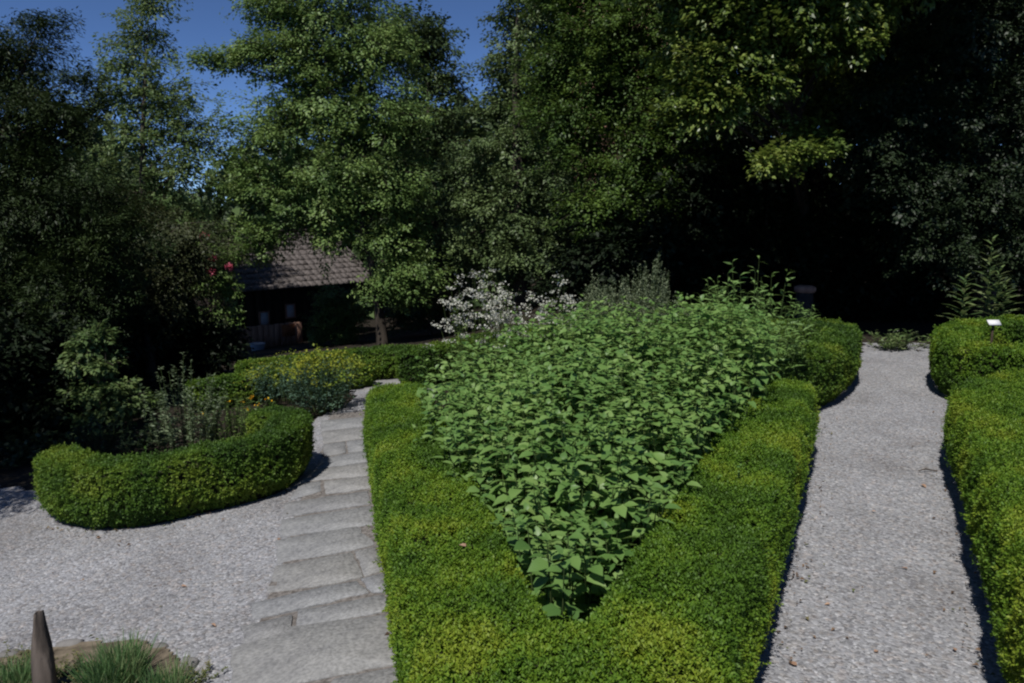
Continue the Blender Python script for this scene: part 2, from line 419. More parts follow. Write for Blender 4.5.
flags = [
    ([(334, 684), (405, 670), (412, 720), (300, 735)], 'flagstone cut off by the bottom edge, beside the wedge hedge'),
    ([(231, 654), (282, 632), (394, 618), (403, 666), (328, 682), (233, 700)], 'largest pale slab of the walk, nearest the bottom left bed'),
    ([(241, 631), (292, 619), (290, 635), (246, 648)], 'small flagstone at the left edge just above the largest slab'),
    ([(298, 615), (384, 599), (390, 615), (297, 632)], 'flagstone above the largest slab, on its hedge side'),
    ([(250, 608), (323, 591), (357, 585), (369, 597), (255, 623)], 'long narrow slab with a raised dark front edge'),
    ([(361, 583), (384, 577), (389, 595), (372, 596)], 'tiny flagstone wedged between the narrow raised slab and hedge'),
    ([(275, 570), (351, 556), (363, 581), (322, 589), (268, 597)], 'broad bluish slab behind the raised narrow slab'),
    ([(355, 555), (377, 550), (384, 574), (365, 580)], 'small flagstone between broad bluish slab and hedge'),
    ([(277, 543), (357, 530), (375, 548), (351, 554), (277, 567)], 'pale wedge shaped slab with a brown leaf at its corner'),
    ([(282, 523), (371, 509), (374, 528), (366, 529), (280, 540)], 'fifth row slab, tapering to a point by the hedge'),
    ([(285, 506), (368, 494), (370, 507), (283, 520)], 'long thin slab level with the tip of round hedge shadow'),
    ([(300, 487), (321, 484), (321, 494), (290, 503)], 'small square flagstone beside the round hedge, left of a pair'),
    ([(324, 484), (370, 479), (371, 491), (326, 497)], 'wider flagstone of the pair, next to the wedge hedge'),
    ([(308, 474), (370, 465), (370, 478), (300, 485)], 'flagstone across the walk just past the pair of stones'),
    ([(322, 461), (369, 453), (370, 464), (314, 472)], 'flagstone beside the right end of the round hedge'),
    ([(324, 447), (345, 444), (346, 455), (324, 459)], 'little flagstone touching the end of the round hedge'),
    ([(347, 444), (368, 441), (369, 452), (348, 455)], 'little flagstone facing the wedge hedge, right of its twin'),
    ([(322, 434), (367, 429), (368, 440), (324, 446)], 'flagstone second from the yellow flowered bush'),
    ([(321, 423), (366, 419), (367, 428), (322, 433)], 'flagstone at the foot of the yellow flowered bush'),
    ([(366, 380), (408, 376), (420, 384), (364, 392)], 'far flagstone in the gap between the clipped back hedges'),
    ([(372, 373), (410, 370), (410, 375), (367, 379)], 'farthest flagstone, at the foot of the back hedge'),
]
for pxs, lb in flags: flag(pxs, lb)

# ------------------------------------------------------------------ hedges
def seg_dist(p, segs):
    """signed distance to the outline of a run of thick segments, and the outward direction"""
    best = np.full(len(p), 1e9); dirn = np.zeros((len(p), 2))
    for (a, b, wa, wb) in segs:
        ab = b - a; t = np.clip(((p - a) @ ab) / (ab @ ab), 0, 1)
        q = a + t[:, None] * ab; d = p - q; l = np.linalg.norm(d, axis=1)
        s = l - (wa + (wb - wa) * t) / 2
        k = s < best
        best[k] = s[k]; dirn[k] = (d / (l[:, None] + 1e-9))[k]
    return best, dirn


def smooth_line(pts, n=3):
    """Chaikin corner cutting"""
    pts = np.asarray(pts, float)
    for _ in range(n):
        q = pts[:-1] * .75 + pts[1:] * .25; r = pts[:-1] * .25 + pts[1:] * .75
        mid = np.stack([q, r], 1).reshape(-1, pts.shape[1])
        pts = np.vstack([pts[:1], mid, pts[-1:]])
    return pts


def hedge(label, lines, h, width, leaf, dens, mat, cat='hedge', smooth=2, rim=.034, shoot=.024, over=.025, seed=1, wob=.009):
    """lines: runs of centre points (x, y) or (x, y, width)"""
    segs, runs = [], []
    for ln in lines:
        a = np.array([(q[0], q[1], q[2] if len(q) > 2 else width) for q in ln], float)
        if smooth: a = smooth_line(a, smooth)
        runs.append(a)
        for i in range(len(a) - 1): segs.append((a[i, :2], a[i + 1, :2], a[i, 2], a[i + 1, 2]))
    allp = np.vstack(runs); c = allp[:, :2].mean(0)
    root = empty('boxwood_hedge', (c[0], c[1], float(zt(c[0], c[1]))), label, cat, 'clipped box hedges of the garden')
    # woody inside
    core = MB()
    for a in runs:
        T = np.gradient(a[:, :2], axis=0); T = unit(T); Nn = np.stack([-T[:, 1], T[:, 0]], 1)
        a2 = a.copy(); a2[0, :2] -= T[0] * (a[0, 2] / 2 - .09); a2[-1, :2] += T[-1] * (a[-1, 2] / 2 - .09)
        w = np.maximum(a2[:, 2:3] / 2 - .06, .05); zb = zt(a2[:, 0], a2[:, 1])
        r = lambda s, z: np.column_stack([a2[:, :2] + s * Nn * w, zb + z])
        v = np.stack([r(-.55, -.05), r(-1, h - .10), r(-.8, h - .06), r(.8, h - .06), r(1, h - .10), r(.55, -.05)], 1)
        m = len(a2); i = np.arange(m - 1)[:, None] * 6; j = np.arange(6)[None]; k = (j + 1) % 6
        core.add(v.reshape(-1, 3), np.stack([i + j, i + k, i + 6 + k, i + 6 + j], -1).reshape(-1, 4))
        core.f[4] += [np.array([[0, 1, 2, 5], [2, 3, 4, 5]]) + core.n - m * 6, np.array([[5, 2, 1, 0], [5, 4, 3, 2]]) + core.n - 6]
    core.build('twigs', M['box_core'], root)
    # sample the clipped surface: top and sides
    P0, N0 = [], []
    lo = np.min([np.minimum(s[0], s[1]) - max(s[2], s[3]) for s in segs], 0); hi = np.max([np.maximum(s[0], s[1]) + max(s[2], s[3]) for s in segs], 0)
    n = int((hi - lo).prod() * dens)
    p = lo + RNG.uniform(size=(n, 2)) * (hi - lo)
    d, dr = seg_dist(p, segs); k = d < -.01
    p, d, dr = p[k], d[k], dr[k]
    e = np.clip((d + rim) / rim, 0, 1)
    z = h - rim * (1 - np.sqrt(np.clip(1 - e * e, 0, 1)))
    P0.append(np.column_stack([p, z])); N0.append(np.column_stack([dr * (e ** 2)[:, None] * 1.2, np.ones(len(p))]))
    for (a, b, wa, wb) in segs:
        L = np.linalg.norm(b - a)
        per = 2 * L
        m = int(per * h * dens)
        if m < 1: continue
        t = RNG.uniform(size=m); sd = np.where(RNG.uniform(size=m) < .5, -1, 1)
        T = (b - a) / L; Nn = np.array([-T[1], T[0]])
        q = a + (b - a) * t[:, None] + Nn * (sd * (wa + (wb - wa) * t) / 2)[:, None]
        P0.append(np.column_stack([q, RNG.uniform(.0, h - .02, m)])); N0.append(np.column_stack([Nn[None] * sd[:, None], np.full(m, .15)]))
    for a in runs:                                                    # rounded ends and bends
        for e in range(len(a)):
            cpt = a[e, :2]; w = a[e, 2]; end = e in (0, len(a) - 1); m = int(math.pi * w * h * dens)
            an = RNG.uniform(0, 2 * math.pi, m); dd = np.stack([np.cos(an), np.sin(an)], 1)
            if not end:
                tin, tout = unit(a[e, :2] - a[e - 1, :2]), unit(a[e + 1, :2] - a[e, :2])
                k = (dd @ tin > 0) & (dd @ tout < 0)
            else:
                k = dd @ (a[1 if e == 0 else -2, :2] - a[e, :2]) < 0
            P0.append(np.column_stack([cpt + dd[k] * w / 2, RNG.uniform(0, h - .02, k.sum())])); N0.append(np.column_stack([dd[k], np.full(k.sum(), .15)]))
    p = np.concatenate(P0); N = unit(np.concatenate(N0))
    d, dr = seg_dist(p[:, :2], segs)
    k = d > np.where(p[:, 2] > h - rim - .02, -9, -.03)
    p, N, d = p[k], N[k], d[k]
    hz = p[:, 2] / h
    side = np.abs(N[:, 2]) < .5
    # sides slightly full at half height; thin and drawn in at the foot
    off = np.where(side, over * (.5 - np.abs(np.clip(hz, 0, 1) - .5)) * .5 - .10 * (np.clip(.38 - hz, 0, 1) / .38) ** 1.5, 0)
    keep = ~side | (RNG.uniform(size=len(p)) < np.clip(hz / .2, .15, 1))
    base = zt(p[:, 0], p[:, 1])
    p = p + N * off[:, None]
    q3 = np.column_stack([p[:, :2], p[:, 2]])
    p = p + N * (wob * vnoise(q3, 9, seed) + wob * .8 * vnoise(q3, 26, seed + 1) + RNG.normal(0, .007, len(p)) - .012 + np.where(RNG.uniform(size=len(p)) < .012, RNG.uniform(.01, .04, len(p)), 0))[:, None]
    p[:, 2] += base
    p, N = p[keep], N[keep]
    # each sample is a shoot: a small rosette of leaves
    ax = unit(N * 1.0 + np.array([0, 0, .35]) + RNG.normal(0, .3, p.shape))
    nl = 7
    V = MB()
    ln = shoot * RNG.uniform(.6, 1.4, len(p))
    ref = rdir(len(p)); s1 = unit(np.cross(ax, ref)); s2 = np.cross(ax, s1)
    for i in range(nl):
        t = (i + .5) / nl; a = i * 2.4 + RNG.uniform(0, .8, len(p))
        radial = np.cos(a)[:, None] * s1 + np.sin(a)[:, None] * s2
        A = unit(radial * (1.15 - .7 * t) + ax * (.2 + .9 * t) + RNG.normal(0, .2, p.shape))
        Nl = ax * (1 - .4 * t) - radial * .4 + RNG.normal(0, .25, p.shape)
        sz = leaf * RNG.uniform(.75, 1.25, len(p)) * (1.1 - .35 * t)
        V.leaves(p + ax * (ln * (t - .6))[:, None], A, Nl, sz, sz * .55, .12, .1, .5)
    V.build('foliage', mat, root)
    return root, segs


def tops(pts, h): return [tuple(G(x, y, h)[:2]) + ((w,) if w else ()) for x, y, w in [(q + (None,))[:3] for q in pts]]


HB = .5


def inset(pts, h, w, side):
    """centre line of a hedge from its outer top edge; side +1: the hedge lies right of the edge"""
    e = np.array([G(x, y, h)[:2] for x, y in pts]); T = unit(np.gradient(e, axis=0))
    return [tuple(q) for q in e + side * np.column_stack([T[:, 1], -T[:, 0]]) * (w / 2 + .02)]


# wedge hedge round the mint
lft = inset([(365, 391), (380, 480), (396, 570), (414, 683)][::-1], HB, .39, 1)[::-1]
rgt = inset([(820, 386), (815, 402), (801, 460), (784, 510), (753, 610), (733, 683)], HB, .43, 1)
apex = ((lft[-1][0] + rgt[-1][0]) / 2 - .03, lft[-1][1] - .95)
lft.append(tuple(np.array(lft[-1]) * .3 + np.array(apex) * .7 - np.array([.12, 0]))); rgt.append(tuple(np.array(rgt[-1]) * .3 + np.array(apex) * .7 + np.array([.12, 0])))
hedge('big V shaped clipped box hedge wrapped round the mint bed', [lft + [apex], rgt + [apex], [apex, tuple(G(567, 655, HB)[:2])]], HB, .40, .0155, 6800, M['box'], seed=3, smooth=1, over=.11)
# near right hedge
nr = inset([(1053, 683), (1020, 590), (991, 500), (966, 425)], HB, .5, 1)
e2 = tops([(990, 388), (1040, 378), (1150, 364)], HB)
hedge('clipped box hedge running out of the right edge along the gravel path', [[(nr[0][0] - .35, nr[0][1] - .9)] + nr + e2], HB, .5, .0165, 5200, M['box'], seed=5, over=.11)
HR = .5
fr = tops([(1090, 349), (1020, 348), (968, 345), (953, 334), (965, 322), (1005, 319), (1090, 318)], HR)
hedge('curved box hedge at the far right round a white plant label', [fr], HR, .36, .024, 2400, M['box'], seed=7)
bl = tops([(735, 368), (780, 357), (823, 346), (843, 331), (839, 322), (812, 321), (770, 322)], HR)
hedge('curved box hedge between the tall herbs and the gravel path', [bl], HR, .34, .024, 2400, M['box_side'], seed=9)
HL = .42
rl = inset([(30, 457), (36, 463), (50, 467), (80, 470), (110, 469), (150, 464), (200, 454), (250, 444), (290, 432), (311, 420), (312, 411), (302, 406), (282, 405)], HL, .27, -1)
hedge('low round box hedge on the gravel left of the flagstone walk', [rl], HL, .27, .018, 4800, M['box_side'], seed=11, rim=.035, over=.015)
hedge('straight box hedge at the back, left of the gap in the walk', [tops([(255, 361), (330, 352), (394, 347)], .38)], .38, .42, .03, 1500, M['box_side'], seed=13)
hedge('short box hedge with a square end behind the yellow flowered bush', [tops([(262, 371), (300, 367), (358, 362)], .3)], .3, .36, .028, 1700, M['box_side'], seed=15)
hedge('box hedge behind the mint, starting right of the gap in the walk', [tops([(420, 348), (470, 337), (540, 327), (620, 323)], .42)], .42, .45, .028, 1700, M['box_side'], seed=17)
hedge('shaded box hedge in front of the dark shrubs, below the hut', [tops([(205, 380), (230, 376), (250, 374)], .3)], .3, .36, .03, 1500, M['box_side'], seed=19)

# ------------------------------------------------------------------ mint
def mint():
    inner = np.array(tops([(564, 586), (505, 532), (455, 470), (430, 425), (422, 400)], HB) + tops([(455, 382), (560, 366), (660, 360), (765, 362)], HB) + tops([(766, 385), (713, 440), (664, 500), (616, 548)], HB))
    c = inner.mean(0)
    root = empty('mint', (c[0], c[1], float(zt(*c))), 'dense patch of bright green mint filling the V shaped hedge', 'mint plants')
    lo, hi = inner.min(0), inner.max(0)
    p = lo + RNG.uniform(size=(5200, 2)) * (hi - lo); p = p[inpoly(p, inner)]
    # thin to a natural spacing
    keep = []
    for q in p:
        if all((q[0] - k[0]) ** 2 + (q[1] - k[1]) ** 2 > .045 ** 2 for k in keep): keep.append(q)
    p = np.array(keep)
    apex = inner[0]; dist = np.linalg.norm(p - apex, axis=1)
    segs = [(inner[i], inner[(i + 1) % len(inner)], 0, 0) for i in range(len(inner))]
    edge, _ = seg_dist(p, segs)
    back_, _ = seg_dist(p, [sg for sg in segs if sg[0][1] < inner[:, 1].max() - .5 or sg[1][1] < inner[:, 1].max() - .5])
    edge = np.minimum(back_, edge + .25)
    h = .47 + .27 * np.clip(dist / 2.6, 0, 1) ** .8 + .16 * np.clip(edge / .45, 0, 1) ** .7 + .07 * vnoise(p, 6, 21) + .08 * np.clip((p[:, 0] - .5) / 1.0, 0, 1) - .13 * np.clip((.55 - p[:, 0]) / .9, 0, 1) * np.clip(dist / 2.2, 0, 1) + RNG.normal(0, .04, len(p))
    lean = RNG.normal(0, .05, (len(p), 2)) + (p - c) * np.array([.04, .0])
    stems, fol = MB(), MB()
    for i, q in enumerate(p):
        z0 = float(zt(*q)); t = np.linspace(0, 1, 4)[:, None]
        pts = np.column_stack([q + lean[i] * t ** 1.5, z0 + h[i] * t * .93])
        stems.tube(pts, [.004, .0035, .003, .002], 3, False)
    Ps, As, Ns, Ls, Ws, Ds = [], [], [], [], [], []
    tiers = 8
    tw = RNG.uniform(0, 6.28, len(p))
    for k in range(tiers):
        t = 1 - k * .048 / h * (1 + .12 * k); t = np.clip(t, .1, 1)
        q = p + lean * (t ** 1.5)[:, None]; z = zt(p[:, 0], p[:, 1]) + h * t
        size = [.036, .056, .07, .078, .08, .08, .08, .08][k]
        for s in (0, 1):
            a = tw + k * math.pi / 2 + s * math.pi + RNG.normal(0, .3, len(p))
            up = [.9, .45, .2, .05, -.1, -.2, -.3, -.4][k]
            A = np.column_stack([np.cos(a), np.sin(a), np.full(len(p), up)]) + RNG.normal(0, .16, (len(p), 3))
            N = np.column_stack([np.zeros((len(p), 2)), np.ones(len(p))]) + RNG.normal(0, .22, (len(p), 3)) + .35 * np.column_stack([-np.cos(a), -np.sin(a), np.zeros(len(p))]) * (k < 2)
            L = size * RNG.uniform(.8, 1.25, len(p))
            Ps.append(np.column_stack([q, z]) + unit(A) * .006); As.append(A); Ns.append(N); Ls.append(L); Ws.append(L * RNG.uniform(.6, .78, len(p))); Ds.append(RNG.uniform(.1, .5, len(p)))
    fol.bigleaves(np.concatenate(Ps), np.concatenate(As), np.concatenate(Ns), np.concatenate(Ls), np.concatenate(Ws), np.concatenate(Ds))
    fol.build('foliage', M['mint'], root); stems.build('stems', M['stem'], root)


mint()

# ------------------------------------------------------------------ trees and shrubs
def lobe(px, py, depth, rpx, flat=.85, ydepth=1.0):
    r = rpx / F * depth
    return np.array([*P(px, py, depth), r, r * ydepth, r * flat])


DENS = 1.2


def tree(name, label, cat, base, lobes, mat, leaf=.09, spray=.55, nspray=60, nleaf=26, trunk_r=.12, droop=.15, flat=.45, shell=.45,
         bark='bark', group=None, trunk=True, limb=.35, aspect=.55, twig=True, lobe_scale=1.0):
    """tapered trunk and limbs reaching into every lobe; leafy sprays fill the lobes' outer volume"""
    base = np.asarray(base, float); base[2] = float(zt(base[0], base[1]))
    root = empty(name, base, label, cat, group)
    lobes = np.asarray(lobes)
    cen = lobes[:, :3].mean(0); top = lobes[:, 2].max()
    wood = MB()
    crown_low = max(lobes[:, 2].min() - .2, base[2] + .25)
    if trunk:
        tz = np.linspace(base[2] - .1, base[2] + (top - base[2]) * .85, 9)
        f = (tz - tz[0]) / (tz[-1] - tz[0])
        axis_xy = base[:2] + (cen[:2] - base[:2]) * (f ** 1.2)[:, None] + .04 * np.stack([np.sin(f * 7), np.cos(f * 6) - 1], 1)
        tp = np.column_stack([axis_xy, tz]); tr = trunk_r * (1 - .82 * f) * (1 + .5 * np.exp(-f * 18))
        wood.tube(tp, tr, 9)
    P_, A_, N_, L_ = [], [], [], []
    dark = mat.name == 'yew needle'
    if dark: nspray, leaf = nspray * 1.5, leaf * 1.5
    else: leaf = leaf * .78
    if mat.name in ('yew needle', 'dull blue green leaf', 'feathery conifer'): twig = False; bark = 'twig'
    med = float(np.median(lobes[:, 3]))
    for lb in lobes:
        c, r = lb[:3], lb[3:] * lobe_scale
        if trunk:
            zs = np.clip(c[2] - np.linalg.norm(c[:2] - cen[:2]) * .55 - r[2] * .4, base[2] + .28 * (top - base[2]), tz[-1] - .05)
            i = np.interp(zs, tz, np.arange(len(tz))); s = np.array([np.interp(zs, tz, tp[:, k]) for k in range(3)])
            rr = np.interp(zs, tz, tr) * limb + .006
        else:
            s = base.copy(); rr = trunk_r * .5
        t = np.linspace(0, 1, 6)[:, None]
        mid = (s + c) / 2 + np.array([0, 0, .12 * np.linalg.norm(c - s)])
        lp = (1 - t) ** 2 * s + 2 * t * (1 - t) * mid + t * t * c
        wood.tube(lp, rr * (1 - .8 * t[:, 0]), 5)
        n = max(5, int(nspray * DENS * min(1.5, max(.12, (lb[3] / med) ** 1.7))))
        d = rdir(n); u = (shell + (1 - shell) * RNG.uniform(size=n)) * RNG.uniform(.8, 1.18, n)
        q = c + d * r * u[:, None]
        q[:, 2] = np.maximum(q[:, 2], base[2] + .08)
        out = unit(q - np.array([*(tp[-1, :2] * .3 + c[:2] * .7 if trunk else c[:2]), c[2]])) * np.array([1, 1, flat])
        ax = unit(out + RNG.normal(0, .28, (n, 3)) + np.array([0, 0, -droop]))
        ln = spray * RNG.uniform(.6, 1.3, n)
        if twig:
            for i in range(0, n, 2):
                st = q[i] - ax[i] * ln[i] * .5
                wood.tube(np.array([lp[4] * .35 + st * .65, st, q[i] + ax[i] * ln[i] * .45]), [.008, .006, .002], 3, False)
        up = unit(np.array([0, 0, 1.0]) + out * .25 + RNG.normal(0, .22, (n, 3)))
        side = unit(np.cross(ax, up)); up = np.cross(side, ax)
        m = int(nleaf * (1.3 if dark else 3.4))
        tt = RNG.uniform(-.5, .5, (n, m)); sg = np.where(np.arange(m) % 2 == 0, 1.0, -1.0)[None]
        ww = RNG.uniform(0, 1, (n, m)) * (.55 - tt) * .5 + .02
        pos = q[:, None] + ax[:, None] * (tt * ln[:, None])[..., None] + side[:, None] * (sg * ww * ln[:, None])[..., None] + up[:, None] * RNG.normal(0, .05, (n, m))[..., None] * ln[:, None, None] * 1.4
        pos[..., 2] -= (ww ** 2)[...] * ln[:, None] * .5
        A = ax[:, None] * .75 + side[:, None] * (sg * .8)[..., None] + RNG.normal(0, .3, (n, m, 3)) + np.array([0, 0, -.15])
        N = up[:, None] + RNG.normal(0, .34, (n, m, 3))
        P_.append(pos.reshape(-1, 3)); A_.append(A.reshape(-1, 3)); N_.append(N.reshape(-1, 3)); L_.append(leaf * .85 * RNG.uniform(.6, 1.25, n * m))
    p = np.concatenate(P_); L = np.concatenate(L_)
    k = p[:, 2] > zt(p[:, 0], p[:, 1]) + .02
    fol = MB(); fol.leaves(p[k], np.concatenate(A_)[k], np.concatenate(N_)[k], L[k], L[k] * aspect, .1, .15)
    fol.build('crown' if trunk else 'foliage', mat, root)
    wood.build('trunk' if trunk else 'branches', M[bark], root)
    return root


def LB(depth, items, **kw): return [lobe(x, y, depth + (d[0] if d else 0), r, **kw) for x, y, r, *d in items]


TG = 'trees around the garden'
# left: dark feathery conifer close by
tree('conifer', 'dark feathery conifer filling the left edge, tips against the sky', 'tree', P(-40, 430, 8.3),
     LB(8.3, [(10, 125, 60), (60, 190, 70), (0, 230, 90), (70, 290, 60), (-70, 180, 100), (44, 22, 13), (36, 50, 20), (26, 82, 30), (80, 78, 15), (72, 112, 28), (-6, 55, 34), (-40, 60, 60), (110, 240, 45), (20, 320, 70), (-60, 330, 90), (60, 350, 45), (-20, 120, 90, 1), (40, 260, 90, 1.3)]),
     M['conifer'], .075, .5, 95, 34, .11, .0, .7, .4, group=TG, aspect=.28)
tree('conifer', 'dark conifer just outside the left edge, its shade lying on the gravel', 'tree', (-5.6, 4.6, 0),
     [np.array(v) for v in ((-4.1, 4.5, 2.2, .75, .75, .6), (-4.3, 5.3, 2.6, .55, .5, .45), (-4.6, 4.6, 3.2, .8, .8, .7), (-5.4, 4.6, 2.4, .9, .9, .8), (-5.6, 4.6, 3.8, .8, .8, .9), (-5.8, 4.8, 1.4, .9, .9, .7))],
     M['conifer'], .075, .5, 95, 34, .11, .0, .7, .4, group=TG, aspect=.28)
# slender airy tree
tree('airy_tree', 'tall thin crowned tree with blue sky showing through its leaves', 'tree', P(150, 350, 15),
     LB(15, [(150, 5, 32), (143, 35, 30), (138, 65, 42), (115, 92, 38), (172, 100, 46), (200, 135, 36), (140, 135, 55), (190, 165, 48), (115, 180, 48), (160, 205, 52), (205, 230, 46), (100, 250, 50), (140, 270, 50)]),
     M['airy'], .11, .7, 42, 20, .12, .05, .6, .2, group=TG)
# yellow green tree in the middle
tree('broadleaf_tree', 'sunlit yellow green tree hanging over the hut roof', 'tree', P(383, 343, 15.2),
     LB(15, [(330, 5, 55), (275, 8, 30), (300, 60, 48), (256, 52, 17), (228, 62, 12), (206, 58, 8), (240, 50, 10), (370, 50, 50), (330, 105, 52), (280, 130, 46), (385, 120, 48), (350, 165, 50), (300, 190, 46), (255, 180, 30), (395, 190, 40),
             (265, 235, 28), (345, 205, 36), (330, 238, 18), (395, 240, 36), (394, 285, 24), (410, 275, 30), (340, -60, 60)]),
     M['ginkgo'], .11, .75, 66, 26, .085, .12, .4, .35, group=TG)
tree('broadleaf_tree', 'darker rounded tree left of the blue gap in the sky', 'tree', P(440, 330, 20),
     LB(20, [(425, 45, 36), (440, 85, 28), (400, 40, 34), (430, 125, 36), (445, 170, 34), (415, 180, 40), (440, 225, 40), (400, 240, 40), (455, 265, 36)]),
     M['darktree'], .15, .9, 60, 24, .18, .1, .5, .35, group=TG)
tree('broadleaf_tree', 'grey green tree at the right side of the blue gap in the sky', 'tree', P(520, 320, 16),
     LB(16, [(520, -30, 50), (535, 25, 44), (508, 60, 26), (505, 110, 28), (530, 90, 44), (480, 160, 30), (520, 150, 46), (470, 205, 36), (520, 210, 50), (455, 250, 30), (500, 255, 46), (550, 260, 46), (545, 200, 44), (590, 280, 36)]),
     M['olive'], .12, .75, 66, 24, .18, .1, .45, .35, group=TG)
tree('hornbeam', 'dense green tree with layered branches in the middle of the photo', 'tree', P(660, 320, 12.4),
     LB(12, [(600, 20, 60), (650, 25, 55), (580, 50, 45), (625, 60, 45), (560, 60, 40), (600, 90, 55), (650, 100, 55), (570, 140, 42), (620, 160, 55), (680, 60, 45), (680, 140, 50), (560, 110, 40), (600, 205, 45), (650, 210, 50), (620, -50, 60), (570, -20, 50), (690, 0, 45)], flat=.8),
     M['hornbeam'], .085, .65, 85, 28, .17, .12, .3, .35, group=TG)
tree('broadleaf_tree', 'overhanging tree with shiny sunlit leaves at the top right', 'tree', P(800, 300, 13.4),
     LB(8.8, [(720, 8, 50), (790, 0, 48), (850, -12, 45), (705, 58, 38), (755, 45, 42), (815, 35, 34), (690, 106, 28), (725, 96, 26), (768, 80, 22), (850, 40, 24)]) + [lobe(798, 152, 8.9, 17, .5), lobe(774, 162, 8.7, 13, .4), lobe(818, 146, 9.2, 14, .6), lobe(806, 128, 9.4, 14, .7)] +
     LB(8.6, [(760, -70, 80), (860, -80, 80), (660, -60, 60), (940, -70, 80), (740, -10, 80, 1.8), (850, 20, 90, 1.8), (800, -30, 100, 3), (855, 95, 55, 3.6), (800, 90, 55, 3.6)]),
     M['canopy'], .10, .5, 75, 26, .17, .12, .35, .4, group=TG)
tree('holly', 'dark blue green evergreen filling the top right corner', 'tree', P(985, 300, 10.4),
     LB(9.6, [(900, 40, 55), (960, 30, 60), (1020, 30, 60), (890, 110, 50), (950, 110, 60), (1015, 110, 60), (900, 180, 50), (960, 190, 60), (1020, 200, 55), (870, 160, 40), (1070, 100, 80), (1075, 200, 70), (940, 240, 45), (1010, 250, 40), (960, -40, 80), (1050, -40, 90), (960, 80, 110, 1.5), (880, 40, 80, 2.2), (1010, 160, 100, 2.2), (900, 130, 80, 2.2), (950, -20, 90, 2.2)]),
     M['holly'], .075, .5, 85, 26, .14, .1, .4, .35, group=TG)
# shaded understorey
SG = 'shrubs in the shade below the trees'
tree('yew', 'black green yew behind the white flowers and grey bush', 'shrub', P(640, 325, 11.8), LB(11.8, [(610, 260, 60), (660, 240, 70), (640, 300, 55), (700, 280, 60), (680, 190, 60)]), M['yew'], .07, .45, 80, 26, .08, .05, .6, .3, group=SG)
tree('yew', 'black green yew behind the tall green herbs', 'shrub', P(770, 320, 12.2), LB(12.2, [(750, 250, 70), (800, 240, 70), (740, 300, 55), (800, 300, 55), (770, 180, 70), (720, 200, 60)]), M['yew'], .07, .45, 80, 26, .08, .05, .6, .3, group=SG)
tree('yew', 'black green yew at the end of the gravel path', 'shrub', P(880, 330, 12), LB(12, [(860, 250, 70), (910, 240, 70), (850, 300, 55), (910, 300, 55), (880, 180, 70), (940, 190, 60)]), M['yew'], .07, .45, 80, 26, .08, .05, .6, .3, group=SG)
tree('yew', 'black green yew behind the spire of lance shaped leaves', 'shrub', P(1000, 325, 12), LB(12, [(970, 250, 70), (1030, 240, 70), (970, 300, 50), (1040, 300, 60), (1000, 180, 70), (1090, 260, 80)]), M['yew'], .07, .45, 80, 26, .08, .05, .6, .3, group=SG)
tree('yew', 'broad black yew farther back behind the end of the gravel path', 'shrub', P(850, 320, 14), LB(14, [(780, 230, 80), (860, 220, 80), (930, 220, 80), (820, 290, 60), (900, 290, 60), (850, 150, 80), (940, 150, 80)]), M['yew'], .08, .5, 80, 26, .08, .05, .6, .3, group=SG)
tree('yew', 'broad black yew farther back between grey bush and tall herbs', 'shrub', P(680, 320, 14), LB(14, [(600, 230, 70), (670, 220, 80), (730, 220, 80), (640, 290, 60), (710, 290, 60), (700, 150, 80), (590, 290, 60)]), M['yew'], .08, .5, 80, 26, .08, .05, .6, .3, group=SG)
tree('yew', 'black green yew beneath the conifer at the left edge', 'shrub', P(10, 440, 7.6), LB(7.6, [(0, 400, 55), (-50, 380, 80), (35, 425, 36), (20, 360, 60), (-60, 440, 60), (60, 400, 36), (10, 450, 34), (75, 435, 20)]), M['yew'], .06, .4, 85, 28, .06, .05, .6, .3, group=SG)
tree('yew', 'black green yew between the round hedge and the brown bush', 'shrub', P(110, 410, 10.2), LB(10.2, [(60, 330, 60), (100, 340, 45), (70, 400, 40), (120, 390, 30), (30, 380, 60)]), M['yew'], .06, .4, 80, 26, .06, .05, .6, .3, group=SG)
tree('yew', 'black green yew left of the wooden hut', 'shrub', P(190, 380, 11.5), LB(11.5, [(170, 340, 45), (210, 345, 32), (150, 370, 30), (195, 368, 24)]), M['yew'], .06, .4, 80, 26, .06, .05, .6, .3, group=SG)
tree('brown_bush', 'brownish green bush with drooping twigs left of the red roses', 'shrub', P(150, 385, 11), LB(11, [(150, 240, 50), (120, 280, 45), (170, 290, 45), (110, 220, 45), (190, 250, 38), (140, 315, 40)]), M['brownbush'], .075, .55, 70, 26, .08, .3, .4, .35, group=SG)
tree('leafy_shrub', 'light green leafy shrub catching sun among the dark left shrubs', 'shrub', P(105, 432, 7.4), LB(7.4, [(92, 338, 17), (80, 360, 15), (104, 366, 14), (118, 390, 14), (96, 392, 15), (82, 395, 14), (108, 412, 14), (130, 405, 11), (90, 418, 14)]), M['airy'], .085, .26, 14, 10, .03, .15, .4, .1, group=SG, trunk=False)
tree('rose_bush', 'climbing rose bush with pink red blooms beside the hut', 'shrub', P(215, 372, 14.5), LB(14.5, [(208, 255, 24), (220, 282, 22), (200, 280, 20), (222, 312, 17), (206, 325, 20), (234, 252, 15)]), M['shrub'], .085, .4, 34, 20, .05, .15, .4, .3, group=SG)
rose_root = bpy.data.objects['rose_bush']
for x, y in [(212, 258), (209, 270), (229, 267), (205, 236), (213, 272)]:
    c = P(x, y, 13.9); b = MB(); n = 26; d = rdir(n)
    b.leaves(c + d * .02, d + RNG.normal(0, .4, (n, 3)), d + RNG.normal(0, .5, (n, 3)), .075, .075, .2, .1)
    b.build('bloom', M['rose'], rose_root)
